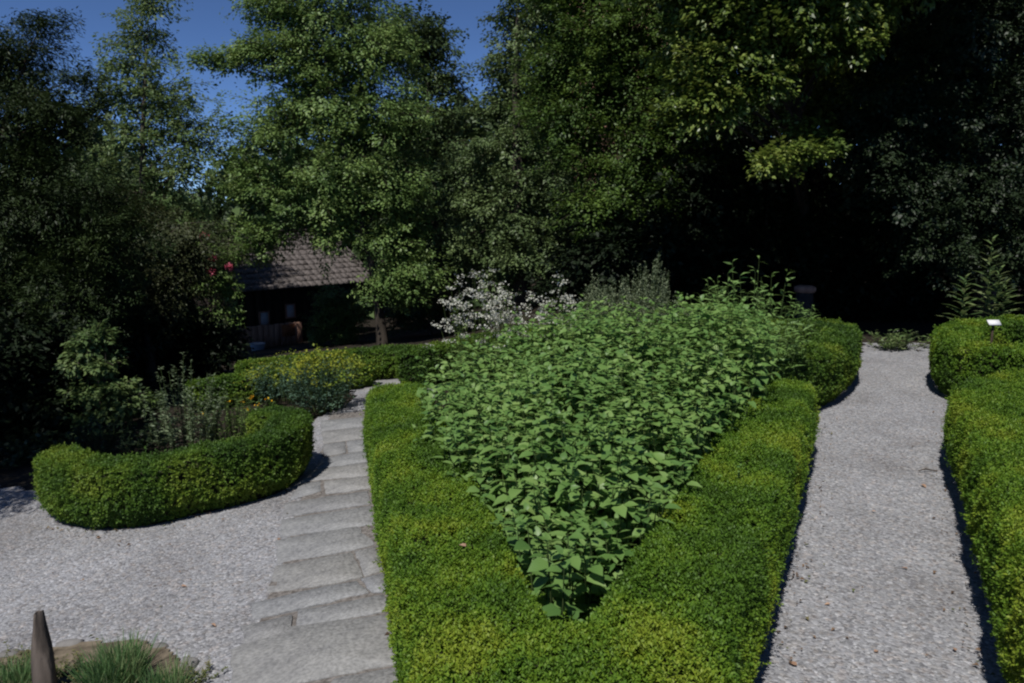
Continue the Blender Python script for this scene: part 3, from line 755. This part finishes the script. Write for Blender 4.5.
tree('shrub', 'low loose green shrub against the right end of the hut', 'shrub', P(340, 350, 16.5), LB(16.5, [(335, 300, 20), (350, 315, 18), (325, 318, 16), (345, 335, 16), (322, 335, 14)]), M['shrub'], .075, .4, 40, 16, .05, .1, .4, .3, group=SG)
tree('shrub', 'dark shrub beyond the gap in the back hedges', 'shrub', P(430, 330, 16.5), LB(16.5, [(420, 310, 26), (450, 305, 26), (400, 318, 18)]), M['darktree'], .085, .4, 50, 22, .05, .1, .4, .3, group=SG)


def woods():
    b = MB(); n = 42000
    x = U(-26, 26, n); y = U(27, 33, n)
    top = 5.2 + 1.2 * vnoise(np.stack([x, x * 0], 1), .7, 4) + .6 * vnoise(np.stack([x, x * 0], 1), 2.1, 8)
    r_ = np.clip((x - 8) / 4, 0, 1); top = top + 6.5 * r_ * r_ * (3 - 2 * r_)
    z = zt(x, y) + RNG.uniform(0, 1, n) ** .8 * (top + 1)
    b.leaves(np.column_stack([x, y, z]), RNG.normal(0, 1, (n, 3)), np.array([0, -.4, .8]) + RNG.normal(0, .5, (n, 3)), U(.4, .7, n), U(.25, .4, n), .1, .2)
    tag(b.build('woods', M['darktree']), 'dark mass of far trees closing the garden behind', 'woods', kind='stuff')


woods()

# ------------------------------------------------------------------ garden plants
def wand(b, wood, base, top, n, leaf, aspect=.3, r=.004, upw=.4, spread=1.0, t0=.15, droop=.2):
    """a leafy stem"""
    t = np.linspace(0, 1, 5)[:, None]; mid = (base + top) / 2 + RNG.normal(0, .02, 3)
    pts = (1 - t) ** 2 * base + 2 * t * (1 - t) * mid + t * t * top
    wood.tube(pts, r * (1 - .6 * t[:, 0]), 3, False)
    s = U(t0, 1, n); s[0] = 1
    q = np.stack([np.interp(s, t[:, 0], pts[:, k]) for k in range(3)], 1)
    a = U(0, 6.28, n); A = np.column_stack([np.cos(a) * spread, np.sin(a) * spread, upw + RNG.normal(0, .25, n)])
    L = leaf * U(.6, 1.2, n) * (1.15 - .5 * s)
    b.leaves(q, A, np.array([0, 0, 1.0]) + RNG.normal(0, .35, (n, 3)), L, L * aspect, .1, droop)


def clump(name, label, c, rx, ry, h, nst, nl, leaf, mat, aspect=.3, upw=.4, splay=.3, hvar=.2, cat='plant', droop=.2, group=None, r=.004, ridge=None, t0=.15):
    c = np.array([c[0], c[1], float(zt(c[0], c[1]))])
    root = empty(name, c, label, cat, group)
    b, w = MB(), MB(); tips = []
    for i in range(nst):
        a = U(0, 6.28); u = math.sqrt(U(0, 1)); q = c + np.array([math.cos(a) * rx * u, math.sin(a) * ry * u, 0]); q[2] = float(zt(q[0], q[1]))
        hh = h * (1 - .35 * u * u) * U(1 - hvar, 1 + hvar)
        if ridge: hh *= ridge(q[0] - c[0])
        tp = q + np.array([math.cos(a) * splay * u * h, math.sin(a) * splay * u * h, hh]) + np.append(RNG.normal(0, .03, 2), 0)
        wand(b, w, q, tp, nl, leaf, aspect, r, upw, 1.0, t0, droop); tips.append(tp)
    b.build('foliage', mat, root); w.build('stems', M['stem'], root)
    return root, np.array(tips)


def heads(root, name, pts, k, size, spread, mat, flatz=.4):
    b = MB()
    n = len(pts) * k
    q = np.repeat(pts, k, 0) + RNG.normal(0, 1, (n, 3)) * spread * np.array([1, 1, flatz])
    b.leaves(q, rdir(n), np.array([0, 0, 1.0]) + RNG.normal(0, .5, (n, 3)), size * U(.7, 1.3, n), size * .9, .1, .1, .5)
    return b.build(name, mat, root)


HG = 'herbs in the garden beds'
def at(px, py, depth):
    p = P(px, py, depth); return p
# white flowering plants behind the mint
r_, tips = clump('white_flower', 'broad clump of tall white flowers rising behind the mint', at(486, 330, 7.6), .36, .3, 1.02, 46, 12, .07, M['shrub'], .3, .3, .18, .18, 'flowers', group='white flowers behind the mint')
heads(r_, 'blossom', np.concatenate([tips, tips + RNG.normal(0, .08, tips.shape) - [0, 0, .12], tips + RNG.normal(0, .08, tips.shape) - [0, 0, .2]]), 15, .022, .025, M['white'])
r_, tips = clump('white_flower', 'smaller clump of white flowers next to the grey green bush', at(557, 330, 7.4), .08, .15, 1.02, 24, 12, .07, M['shrub'], .3, .3, .12, .12, 'flowers', group='white flowers behind the mint')
heads(r_, 'blossom', np.concatenate([tips, tips + RNG.normal(0, .06, tips.shape) - [0, 0, .09]]), 14, .022, .03, M['white'])
# grey green bush with spires
def ridge(dx): return 1 + .24 * math.exp(-((dx - .13) / .07) ** 2) + .16 * math.exp(-((dx + .24) / .05) ** 2)
clump('grey_bush', 'grey green upright bush with pointed spires behind the mint', at(632, 330, 7.2), .42, .3, .98, 280, 80, .044, M['greybush'], .27, .8, .2, .1, 'bush', .05, r=.003, ridge=ridge, t0=.3)
# tall green herb at the right of the mint
r_, tips = clump('tall_herb', 'tall bright green herb with narrow leaves by the right back of the mint', at(748, 350, 6.3), .31, .3, 1.14, 74, 30, .12, M['lush'], .22, .5, .2, .13, 'herb', .3)
clump('brown_herb', 'dried brown herb inside the curved hedge beside the tall green herb', at(783, 345, 6.6), .16, .14, .5, 30, 20, .06, M['brownbush'], .4, .2, .3, .2, 'herb', group=HG)
clump('green_mound', 'low soft green plant between the white flowers and grey bush', at(582, 330, 6.9), .22, .2, .78, 50, 26, .05, M['lush'], .3, .4, .2, .1, 'herb', group=HG)
# round bed on the left
clump('silver_herb', 'tall silvery stems standing in the middle of the round hedge', G(185, 440, .1), .2, .14, .62, 34, 50, .05, M['silver'], .35, .5, .25, .3, 'herb', .2)
clump('silver_herb', 'tallest single silvery spire in the round bed', G(188, 436, .1), .03, .03, .78, 5, 60, .045, M['silver'], .35, .6, .1, .08, 'herb', .2)
r_, tips = clump('marigold', 'dark stemmed plant with small orange yellow flowers in the round bed', G(232, 432, .1), .13, .1, .42, 16, 20, .04, M['shrub'], .3, .4, .3, .25, 'flowers')
heads(r_, 'blossom', tips[:8], 6, .017, .011, M['orange'])
clump('low_herb', 'low green herb along the inner side of the round hedge', G(235, 428, .1), .25, .12, .36, 40, 18, .045, M['shrub'], .35, .4, .3, .2, 'herb', group=HG)
clump('low_herb', 'low yellow green plant lit beside the round bed, under dark shrubs', G(140, 412, .0), .2, .1, .22, 30, 16, .05, M['shrub'], .4, .4, .4, .2, 'herb', group=HG)
# yellow flowered bushes by the walk
def ybush(label, c, rx, ry, h, n):
    r_, tips = clump('yellow_bush', label, c, rx, ry, h, n, 26, .05, M['glaucous'], .32, .25, .45, .12, 'bush', .25, group='yellow flowered bushes by the walk')
    heads(r_, 'flower_heads', np.concatenate([tips, tips + RNG.normal(0, .04, tips.shape)])[:int(n * 2) if n > 70 else 104], 8, .026 if n > 70 else .017, .03, M['yellowtop'], .5)
ybush('yellow topped bush at the edge of the walk, the nearer one', G(324, 412), .18, .2, .54, 90)
ybush('yellow topped bush with blue green leaves behind the round hedge', G(283, 402), .2, .18, .44, 60)
clump('ground_ivy', 'dark low leaves in the shade left of the round hedge', G(5, 462), .42, .4, .16, 70, 14, .07, M['holly'], .7, .4, .5, .3, 'ground cover', group=HG)
clump('ground_ivy', 'dark low leaves in the shaded left half of the round bed', G(120, 438, .1), .4, .28, .24, 70, 14, .06, M['holly'], .6, .4, .4, .3, 'ground cover', group=HG)
clump('ground_ivy', 'dark low leaves between the round bed and the black shrubs', G(110, 422), .5, .3, .3, 70, 14, .07, M['holly'], .6, .4, .4, .3, 'ground cover', group=HG)
# spire with lance leaves behind the far right hedge
def lance():
    c = P(985, 330, 9.0); c[2] = float(zt(c[0], c[1]))
    root = empty('lance_plant', c, 'spire of long pale lance shaped leaves behind the far right hedge', 'plant')
    b, w = MB(), MB()
    for dx, h in ((0, 1.28), (-.22, .85), (.2, .8), (.05, .95)):
        q = c + [dx, U(-.1, .1), 0]; tp = q + [U(-.04, .04), 0, h]
        w.tube(np.array([q, (q + tp) / 2, tp]), [.008, .006, .003], 4, False)
        n = 30; s = np.linspace(.35, 1, n); a = np.arange(n) * 2.4
        pos = q + (tp - q) * s[:, None]; L = .28 * (1.2 - s) + .06
        b.bigleaves(pos, np.column_stack([np.cos(a), np.sin(a), .5 + .5 * s]), np.array([0, 0, 1.0]) + RNG.normal(0, .1, (n, 3)), L, L * .24, .35)
    b.build('foliage', M['lance'], root); w.build('stems', M['stem'], root)
lance()
clump('low_herb', 'low dark leafy plant across the end of the gravel path', P(905, 343, 9.2), .34, .1, .22, 30, 12, .10, M['lance'], .3, .5, .5, .3, 'herb', group=HG)
clump('low_herb', 'low pale plants inside the far right hedge, below the label', P(1010, 345, 6.9), .35, .15, .38, 30, 16, .05, M['shrub'], .4, .4, .2, .2, 'herb', group=HG)
clump('weed', 'small weed sprig growing out of the wedge hedge top', G(731, 480, HB), .03, .03, .56, 6, 10, .035, M['mint'], .5, .4, .12, .03, 'weed', t0=.85)

# plant label
def plant_label():
    c = P(991, 345, 7.3); c[2] = float(zt(c[0], c[1]))
    root = empty('plant_label', c, 'small white plant label on a stake in the far right bed', 'plant label')
    b = MB(); b.box(c + [0, 0, .3], (.016, .012, .62)); b.build('stake', M['twig'], root)
    R = np.array([[1, 0, 0], [0, math.cos(.7), -math.sin(.7)], [0, math.sin(.7), math.cos(.7)]])
    b = MB(); b.box(c + [0, -.01, .61], (.11, .06, .008), R); b.build('plate', M['labelwhite'], root)
plant_label()


def stone_post():
    c = P(803, 320, 10.9); z = float(zt(c[0], c[1])); c[2] = z
    root = empty('stone_post', c, 'squat grey stone post with a pinkish cap in the shade', 'post')
    b = MB(); t = np.array([0, .03, .3, .55, .6]); b.tube(np.array([c + [0, 0, v] for v in (-.05, .1, .25, .42, .48)]), [.13, .13, .12, .12, .11], 12); b.build('shaft', M['stonepost'], root, True)
    b = MB(); b.tube(np.array([c + [0, 0, v] for v in (.48, .50, .55, .57)]), [.13, .145, .145, .1], 12); b.build('cap', M['plank'], root, True)
stone_post()

# ------------------------------------------------------------------ corner bed at the lower left
def corner():
    # stake: split leaning post
    c = G(46, 700); top = P(39, 612, np.linalg.norm(c - [0, 0, CAMZ]) / np.linalg.norm(ray(46, 700)))
    b = MB(); T = top - c
    n = 9
    for k in range(1):
        ring0 = [(-.032, -.02), (-.012, -.034), (.02, -.03), (.034, -.004), (.028, .026), (.0, .034), (-.03, .02)]
        pts = []
        for t, s in ((-.15, 1.12), (.2, 1.1), (.45, 1.0), (.62, .95), (.85, .62), (.97, .5), (1.0, .4)):
            for j, (x, y) in enumerate(ring0):
                notch = .016 if (j in (2, 3) and t > .55) else 0
                pts.append(c + T * t + np.array([x * s - notch + RNG.normal(0, .0015), y * s + RNG.normal(0, .0015), RNG.normal(0, .004)]))
        m = len(ring0); q = [[r * m + j, r * m + (j + 1) % m, (r + 1) * m + (j + 1) % m, (r + 1) * m + j] for r in range(6) for j in range(m)]
        b.add(np.array(pts), q)
        top_ring = np.array(pts[-m:]); b.add(np.vstack([top_ring, top_ring.mean(0)[None] + [0, 0, .004]]), [[j, (j + 1) % m, m] for j in range(m)])
    tag(b.build('stake', M['post']), 'split weathered wooden stake leaning in the bottom left corner', 'stake')
    # mound of earth, rocks
    def rock(pxy, size, label):
        c = G(*pxy); b = MB()
        th = np.linspace(0, math.pi, 7)[1:-1]; ph = np.arange(10) * 2 * math.pi / 10
        v = [[0, 0, 1]] + [[math.sin(a) * math.cos(p), math.sin(a) * math.sin(p), math.cos(a)] for a in th for p in ph] + [[0, 0, -1]]
        v = np.array(v); v = v * (1 + .16 * vnoise(v, 2.4, int(pxy[0]))[:, None] + RNG.normal(0, .03, (len(v), 1)))
        v = np.sign(v) * np.abs(v) ** .75 * np.array(size)
        f3 = [[0, 1 + i, 1 + (i + 1) % 10] for i in range(10)] + [[51, 41 + (i + 1) % 10, 41 + i] for i in range(10)]
        f4 = [[1 + r * 10 + i, 1 + (r + 1) * 10 + i, 1 + (r + 1) * 10 + (i + 1) % 10, 1 + r * 10 + (i + 1) % 10] for r in range(4) for i in range(10)]
        b.add(v + c + [0, 0, size[2] * .35], f3); b.f[4].append(np.array(f4))
        tag(b.build('rock', M['rock']), label, 'rock', 'rocks edging the corner bed')
    rock((70, 647), (.06, .035, .022), 'flat pale rock between the stake and the grass tuft')
    rock((10, 657), (.05, .035, .02), 'pale rock left of the wooden stake')
    rock((190, 668), (.04, .04, .03), 'small dark rock at the right end of the corner bed')
    rock((160, 650), (.045, .03, .02), 'small flat rock behind the right half of the grass')

    def tuft(label, c, rx, ry, n, h, mat, lean=.35, w=.004, name='grass_tuft'):
        root = empty(name, c, label, 'grass' if name == 'grass_tuft' else 'herb', 'plants of the corner bed')
        b = MB(); a = U(0, 6.28, n); u = np.sqrt(U(0, 1, n))
        p = np.column_stack([c[0] + np.cos(a) * rx * u, c[1] + np.sin(a) * ry * u]); z = zt(p[:, 0], p[:, 1])
        p = np.column_stack([p, z]); hh = h * U(.5, 1.1, n)
        d = np.column_stack([np.cos(a) * u * lean, np.sin(a) * u * lean, np.ones(n)]) + np.column_stack([RNG.normal(0, .22, (n, 2)), np.zeros(n)])
        d = unit(d); s = unit(np.cross(d, rdir(n))); ww = w * U(.6, 1.2, n)[:, None]
        bend = np.column_stack([d[:, :2] * .5, -np.full(n, .15)]) * (hh * .35)[:, None]
        m1 = p + d * (hh * .5)[:, None]; m2 = p + d * (hh * .85)[:, None] + bend * .6; t = p + d * hh[:, None] + bend
        v = np.stack([p - s * ww / 2, p + s * ww / 2, m1 + s * ww / 2, m1 - s * ww / 2, m2 + s * ww / 3, m2 - s * ww / 3, t], 1)
        i = np.arange(n)[:, None] * 7
        b.add(v, i + np.array([0, 1, 2, 3])); b.f[4].append(i + np.array([3, 2, 4, 5])); b.f[3].append(i + np.array([5, 4, 6]))
        b.build('blades', mat, root)
    tuft('dense dark green grass tuft right of the wooden stake', G(116, 694), .085, .11, 1500, .20, M['grass'], .16, .0036)
    tuft('loose paler grass tuft at the right end of the corner bed', G(165, 702), .07, .10, 600, .14, M['grass'], .25, .0032)
    tuft('short yellow green grass tuft in the bottom left corner', G(15, 690), .09, .10, 700, .12, M['grass'], .3, .0032)
    for px, lb in (((70, 680), 'low straw coloured thyme between stake and grass'), ((185, 690), 'low straw coloured thyme by the small dark rock'), ((20, 668), 'low straw coloured thyme behind the corner grass')):
        clump('thyme', lb, G(*px), .10, .07, .06, 46, 16, .018, M['thyme'], .5, .5, .6, .3, 'herb', group='plants of the corner bed', r=.0015)
corner()

# ------------------------------------------------------------------ fallen leaves and twig
def fallen(px, py, label, s=.04, h=.016):
    s *= .8
    c = G(px, py, h); b = MB(); a = U(0, 6.28)
    b.bigleaves(c[None] + [0, 0, .006], np.array([[math.cos(a), math.sin(a), .1]]), np.array([[U(-.2, .2), U(-.2, .2), 1.0]]), s, s * .6, .25, .18)
    tag(b.build('fallen_leaf', M['deadleaf']), label, 'fallen leaf', 'fallen leaves on path and hedge')


for a in [(921, 485, 'brown fallen leaf on the gravel nearest the right hedge', .06), (872, 512, 'tiny pale fallen leaf in the middle of the gravel path', .03), (908, 570, 'orange fallen leaf halfway down the gravel path', .04),
          (797, 667, 'brown fallen leaf by the wedge hedge at the bottom of the gravel path', .045), (955, 652, 'orange fallen leaf by the right hedge shadow near the bottom', .035), (874, 653, 'pinkish fallen leaf alone in the lower gravel path', .03),
          (278, 541, 'brown fallen leaf at the corner of a flagstone', .04), (181, 587, 'pale fallen leaf in the middle of the left gravel', .035), (97, 539, 'red brown fallen leaf in front of the round hedge', .035), (211, 625, 'pale fallen leaf between grass and largest slab', .04),
          (830, 605, 'small twiggy dead leaf at the left side of the gravel path', .03)]:
    fallen(*a)
fallen(466, 548, 'pinkish dead leaf lying on the left arm of the wedge hedge', .045, HB + .02)
def litter():
    # crumbs of dead leaf and clippings, thickest along the feet of the hedges
    b = MB(); pts = []
    for line, n, sd in (([(775, 690), (800, 560), (824, 470), (828, 405)], 130, .06), ([(975, 690), (955, 560), (944, 470), (940, 405)], 130, .06),
                        ([(405, 690), (392, 580), (378, 480), (366, 420)], 70, .04), ([(40, 528), (110, 536), (200, 522), (300, 480)], 110, .07), ([(868, 350), (925, 350)], 60, .12)):
        w = np.array([G(x, y) for x, y in line]); t = U(0, len(w) - 1.001, n); i = t.astype(int)
        q = w[i] + (w[i + 1] - w[i]) * (t - i)[:, None]; q[:, :2] += RNG.normal(0, sd, (n, 2)); pts.append(q)
    q = np.column_stack([U(.8, 2.6, 70), U(2.4, 9, 70), np.zeros(70)]); q[:, 0] = .9 + (q[:, 1] - 2.4) * .42 + RNG.normal(0, .25, 70); pts.append(q)
    pts.append(np.column_stack([U(-3.2, -1.2, 80), U(2.6, 5, 80), np.zeros(80)]))
    q = np.concatenate(pts); n = len(q); q[:, 2] = zt(q[:, 0], q[:, 1]) + .024
    s = np.minimum(.009 * np.exp(RNG.normal(0, .4, n)), .017)
    b.leaves(q, np.column_stack([RNG.normal(0, 1, (n, 2)), RNG.normal(0, .15, n)]), np.array([0, 0, 1.0]) + RNG.normal(0, .35, (n, 3)), s * 1.5, s, .3, .2)
    tag(b.build('leaf_litter', M['crumb']), 'brown crumbs of dead leaves along the feet of the hedges', 'leaf litter', kind='stuff')


M['crumb'] = leaf_mat('dead leaf crumb', [(.07, .045, .03), (.14, .09, .055), (.22, .15, .10), (.10, .12, .04)], .1, .8, .1, 9, gain=1.0, mixn=.1)
litter()
b = MB(); c = G(926, 474); b.tube(np.array([c + [-.05, 0, .022], c + [0, .01, .03], c + [.07, .0, .02]]), [.003, .005, .004], 5)
tag(b.build('twig', M['twig']), 'short dark twig on the gravel beside the right hedge', 'twig')

# ------------------------------------------------------------------ hut
def hut():
    D = 19.0
    sc = D / F
    c = P(300, 352, D); gz = float(zt(c[0], c[1])); 
    A = P(238, 352, 18.0); Bp = P(354, 352, 20.0)
    ux = unit(np.array([Bp[0] - A[0], Bp[1] - A[1], 0])); uy = np.array([-ux[1], ux[0], 0]); uz = np.array([0, 0, 1.0])
    o = np.array([A[0], A[1], gz])
    W = np.linalg.norm((Bp - A)[:2]); H = P(300, 281, D)[2] - gz; dep = 3.2
    R = np.stack([ux, uy, uz], 1)
    loc = lambda x, y, z: o + ux * x + uy * y + uz * z
    root = empty('wooden_hut', o, 'old dark wooden hut with a grey shingle roof behind the hedges', 'hut')
    w = MB(); w.box(loc(W / 2, dep / 2, H / 2), (W, dep, H), R)
    for i in range(13): w.box(loc((i + .5) * W / 13, -.018, H / 2), (W / 13 - .02, .03, H - .02), R)
    w.build('wall', M['darkplank'], root)
    # lower brown boarding
    lo = MB(); Lw = 62 * sc; z1 = P(270, 318, D)[2] - gz
    for i in range(11): lo.box(loc(-.1 + (i + .5) * Lw / 11, -.42, z1 / 2 + U(-.01, .01)), (Lw / 11 - .012, .04, z1), R)
    lo.build('lower_boarding', M['plank'], root)
    s = MB(); s.box(loc(43 * sc * 1.0, -.455, P(282, 325, D)[2] - gz), (13 * sc, .025, 11 * sc), R); s.build('notice_board', M['orangeboard'], root)
    for px, py in ((267, 314), (294, 309)):
        fr = MB(); x = (px - 240) * sc; z = P(px, py, D)[2] - gz
        for dx, dz, sx, sz in ((-.11, 0, .03, .34), (.11, 0, .03, .34), (0, .155, .19, .03), (0, -.155, .19, .03)): fr.box(loc(x + dx, -.05, z + dz), (sx, .04, sz), R)
        f = fr.build('window', M['plank'], root)
        pn = MB(); pn.box(loc(x, -.045, z), (.19, .015, .28), R); pn.build('pane', M['paper'], f)
    # roof: rows of shingles on a slope rising to the ridge
    e0, e1 = -.25, W + .45; ez = P(300, 284, D)[2] - gz; rz = P(310, 231, D + 1.8)[2] - gz
    y0, y1 = -.5, dep / 2 + .2; rows = 11
    rf = MB()
    for side in (0, 1):
        for r in range(rows):
            t0, t1 = r / rows, (r + 1.25) / rows
            ya, yb = y0 + (y1 - y0) * t0, y0 + (y1 - y0) * min(t1, 1); za, zb = ez + (rz - ez) * t0, ez + (rz - ez) * min(t1, 1)
            if side: ya, yb = 2 * y1 - ya, 2 * y1 - yb
            x = e0
            while x < e1:
                wd = U(.12, .22); xb = min(x + wd, e1); j = U(-.025, .015); th = .028 + U(0, .012)
                v = [loc(xx, yy, zz) for xx, yy, zz in ((x, ya + (-j if side else j), za + th), (xb - .008, ya + (-j if side else j), za + th + U(-.006, .006)), (xb - .008, yb, zb + .004), (x, yb, zb + .004),
                     (x, ya, za - .006), (xb - .008, ya, za - .006), (xb - .008, yb, zb - .012), (x, yb, zb - .012))]
                rf.add(np.array(v), [[0, 1, 2, 3], [7, 6, 5, 4], [0, 4, 5, 1], [1, 5, 6, 2], [2, 6, 7, 3], [3, 7, 4, 0]])
                x = xb
    rf.box(loc((e0 + e1) / 2, y1, rz + .03), (e1 - e0, .16, .05), R)
    roof = rf.build('roof', M['shingle'], root)
    for xx in (e0 - .02, e1 + .02):
        bb = MB()
        a_, b_ = loc(xx, y0 - .02, ez - .04), loc(xx, y1, rz - .02); d = unit(b_ - a_); bb.tube(np.array([a_, (a_ + b_) / 2, b_]), .05, 4)
        bb.build('barge_board', M['shingle'], roof)
    for xx in (.02, W - .02):
        g = MB()
        g.add(np.array([loc(xx, 0, H), loc(xx, dep, H), loc(xx, y1, rz - .1)]), [[0, 1, 2]])
        g.build('gable', M['darkplank'], root)
    # tub in front
    t = P(258, 352, D - 1.6); z = float(zt(t[0], t[1])); zt_ = P(258, 343, D - 1.6)[2]
    b = MB(); q = np.array([t[0], t[1], 0]); b.tube(np.array([q + [0, 0, v] for v in (z - .05, z + (zt_ - z) * .5, zt_)]), [.12, .15, .17], 14)
    tag(b.build('tub', M['tub'], smooth=True), 'pale blue tub standing in front of the hut boarding', 'tub')
hut()


def house():
    c = P(640, 300, 27); z = -.2
    root = empty('house', (c[0], c[1], z), 'salmon rendered house glimpsed through the tree tops', 'house')
    q = np.array([c[0], c[1] + 4, z])
    b = MB(); b.box(q + [0, 0, 5.5], (4.6, 8, 11)); b.build('wall', M['salmon'], root)
    for dx in (-1.1, 1.1):
        for zz in (2.2, 5.0):
            f = MB()
            for ex, ez, sx, sz in ((-.5, 0, .1, 1.5), (.5, 0, .1, 1.5), (0, .75, 1.1, .1), (0, -.75, 1.1, .1)): f.box(q + [dx + ex, -4.02, zz + ez], (sx, .1, sz))
            w = f.build('window', M['plank'], root); p = MB(); p.box(q + [dx, -4.0, zz], (.9, .06, 1.4)); p.build('pane', M['pane'], w)
    r = MB()
    r.add(np.array([q + v for v in ([-2.7, -4.6, 11], [2.7, -4.6, 11], [2.7, 4.6, 11], [-2.7, 4.6, 11], [-2.7, 0, 14], [2.7, 0, 14])]), [[0, 1, 5, 4], [2, 3, 4, 5], [3, 2, 1, 0]])
    r.add(np.array([q + v for v in ([-2.7, -4.6, 11], [-2.7, 4.6, 11], [-2.7, 0, 14], [2.7, -4.6, 11], [2.7, 4.6, 11], [2.7, 0, 14])]), [[0, 2, 1], [3, 4, 5]])
    r.build('roof', M['tile'], root)
house()

# ------------------------------------------------------------------ light and camera
ELEV, AZ = 62.0, 204.0                                                # sun high, behind the photographer's left shoulder
w = bpy.data.worlds.new('World'); SC.world = w; w.use_nodes = True
nt = w.node_tree; nt.nodes.clear()
sky = nt.nodes.new('ShaderNodeTexSky'); sky.sky_type = 'NISHITA'; sky.sun_disc = False
sky.sun_elevation = rad(ELEV); sky.sun_rotation = rad(AZ); sky.altitude = 1500; sky.air_density = .4; sky.dust_density = 0.0; sky.ozone_density = 8.5
bg = nt.nodes.new('ShaderNodeBackground'); bg.inputs['Strength'].default_value = .12
out = nt.nodes.new('ShaderNodeOutputWorld')
nt.links.new(sky.outputs[0], bg.inputs[0]); nt.links.new(bg.outputs[0], out.inputs[0])

sd = bpy.data.lights.new('sun', 'SUN'); sd.energy = 4.5; sd.angle = rad(.53); sd.color = (1, .965, .915)
so = bpy.data.objects.new('sun', sd); COL.objects.link(so)
s = Vector((math.sin(rad(AZ)) * math.cos(rad(ELEV)), math.cos(rad(AZ)) * math.cos(rad(ELEV)), math.sin(rad(ELEV))))
so.rotation_euler = s.to_track_quat('Z', 'Y').to_euler(); so.location = (-4, -6, 14)

cd = bpy.data.cameras.new('camera'); cd.sensor_width = 36; cd.lens = F / 1024 * 36; cd.clip_start = .05; cd.clip_end = 2000
co = bpy.data.objects.new('camera', cd); COL.objects.link(co); co.location = (0, 0, CAMZ); co.rotation_euler = (math.pi / 2 - PITCH, 0, 0)
SC.camera = co

SC.render.engine = 'CYCLES'
cy = SC.cycles
cy.max_bounces = 5; cy.diffuse_bounces = 3; cy.glossy_bounces = 2; cy.transmission_bounces = 3; cy.transparent_max_bounces = 4
cy.use_denoising = True; cy.denoiser = 'OPENIMAGEDENOISE'
cy.pixel_filter_type = 'BLACKMAN_HARRIS'; cy.filter_width = 2.2
cy.sample_clamp_indirect = 4
SC.view_settings.view_transform = 'Standard'; SC.view_settings.look = 'None'; SC.view_settings.gamma = 1; SC.view_settings.exposure = -0.02
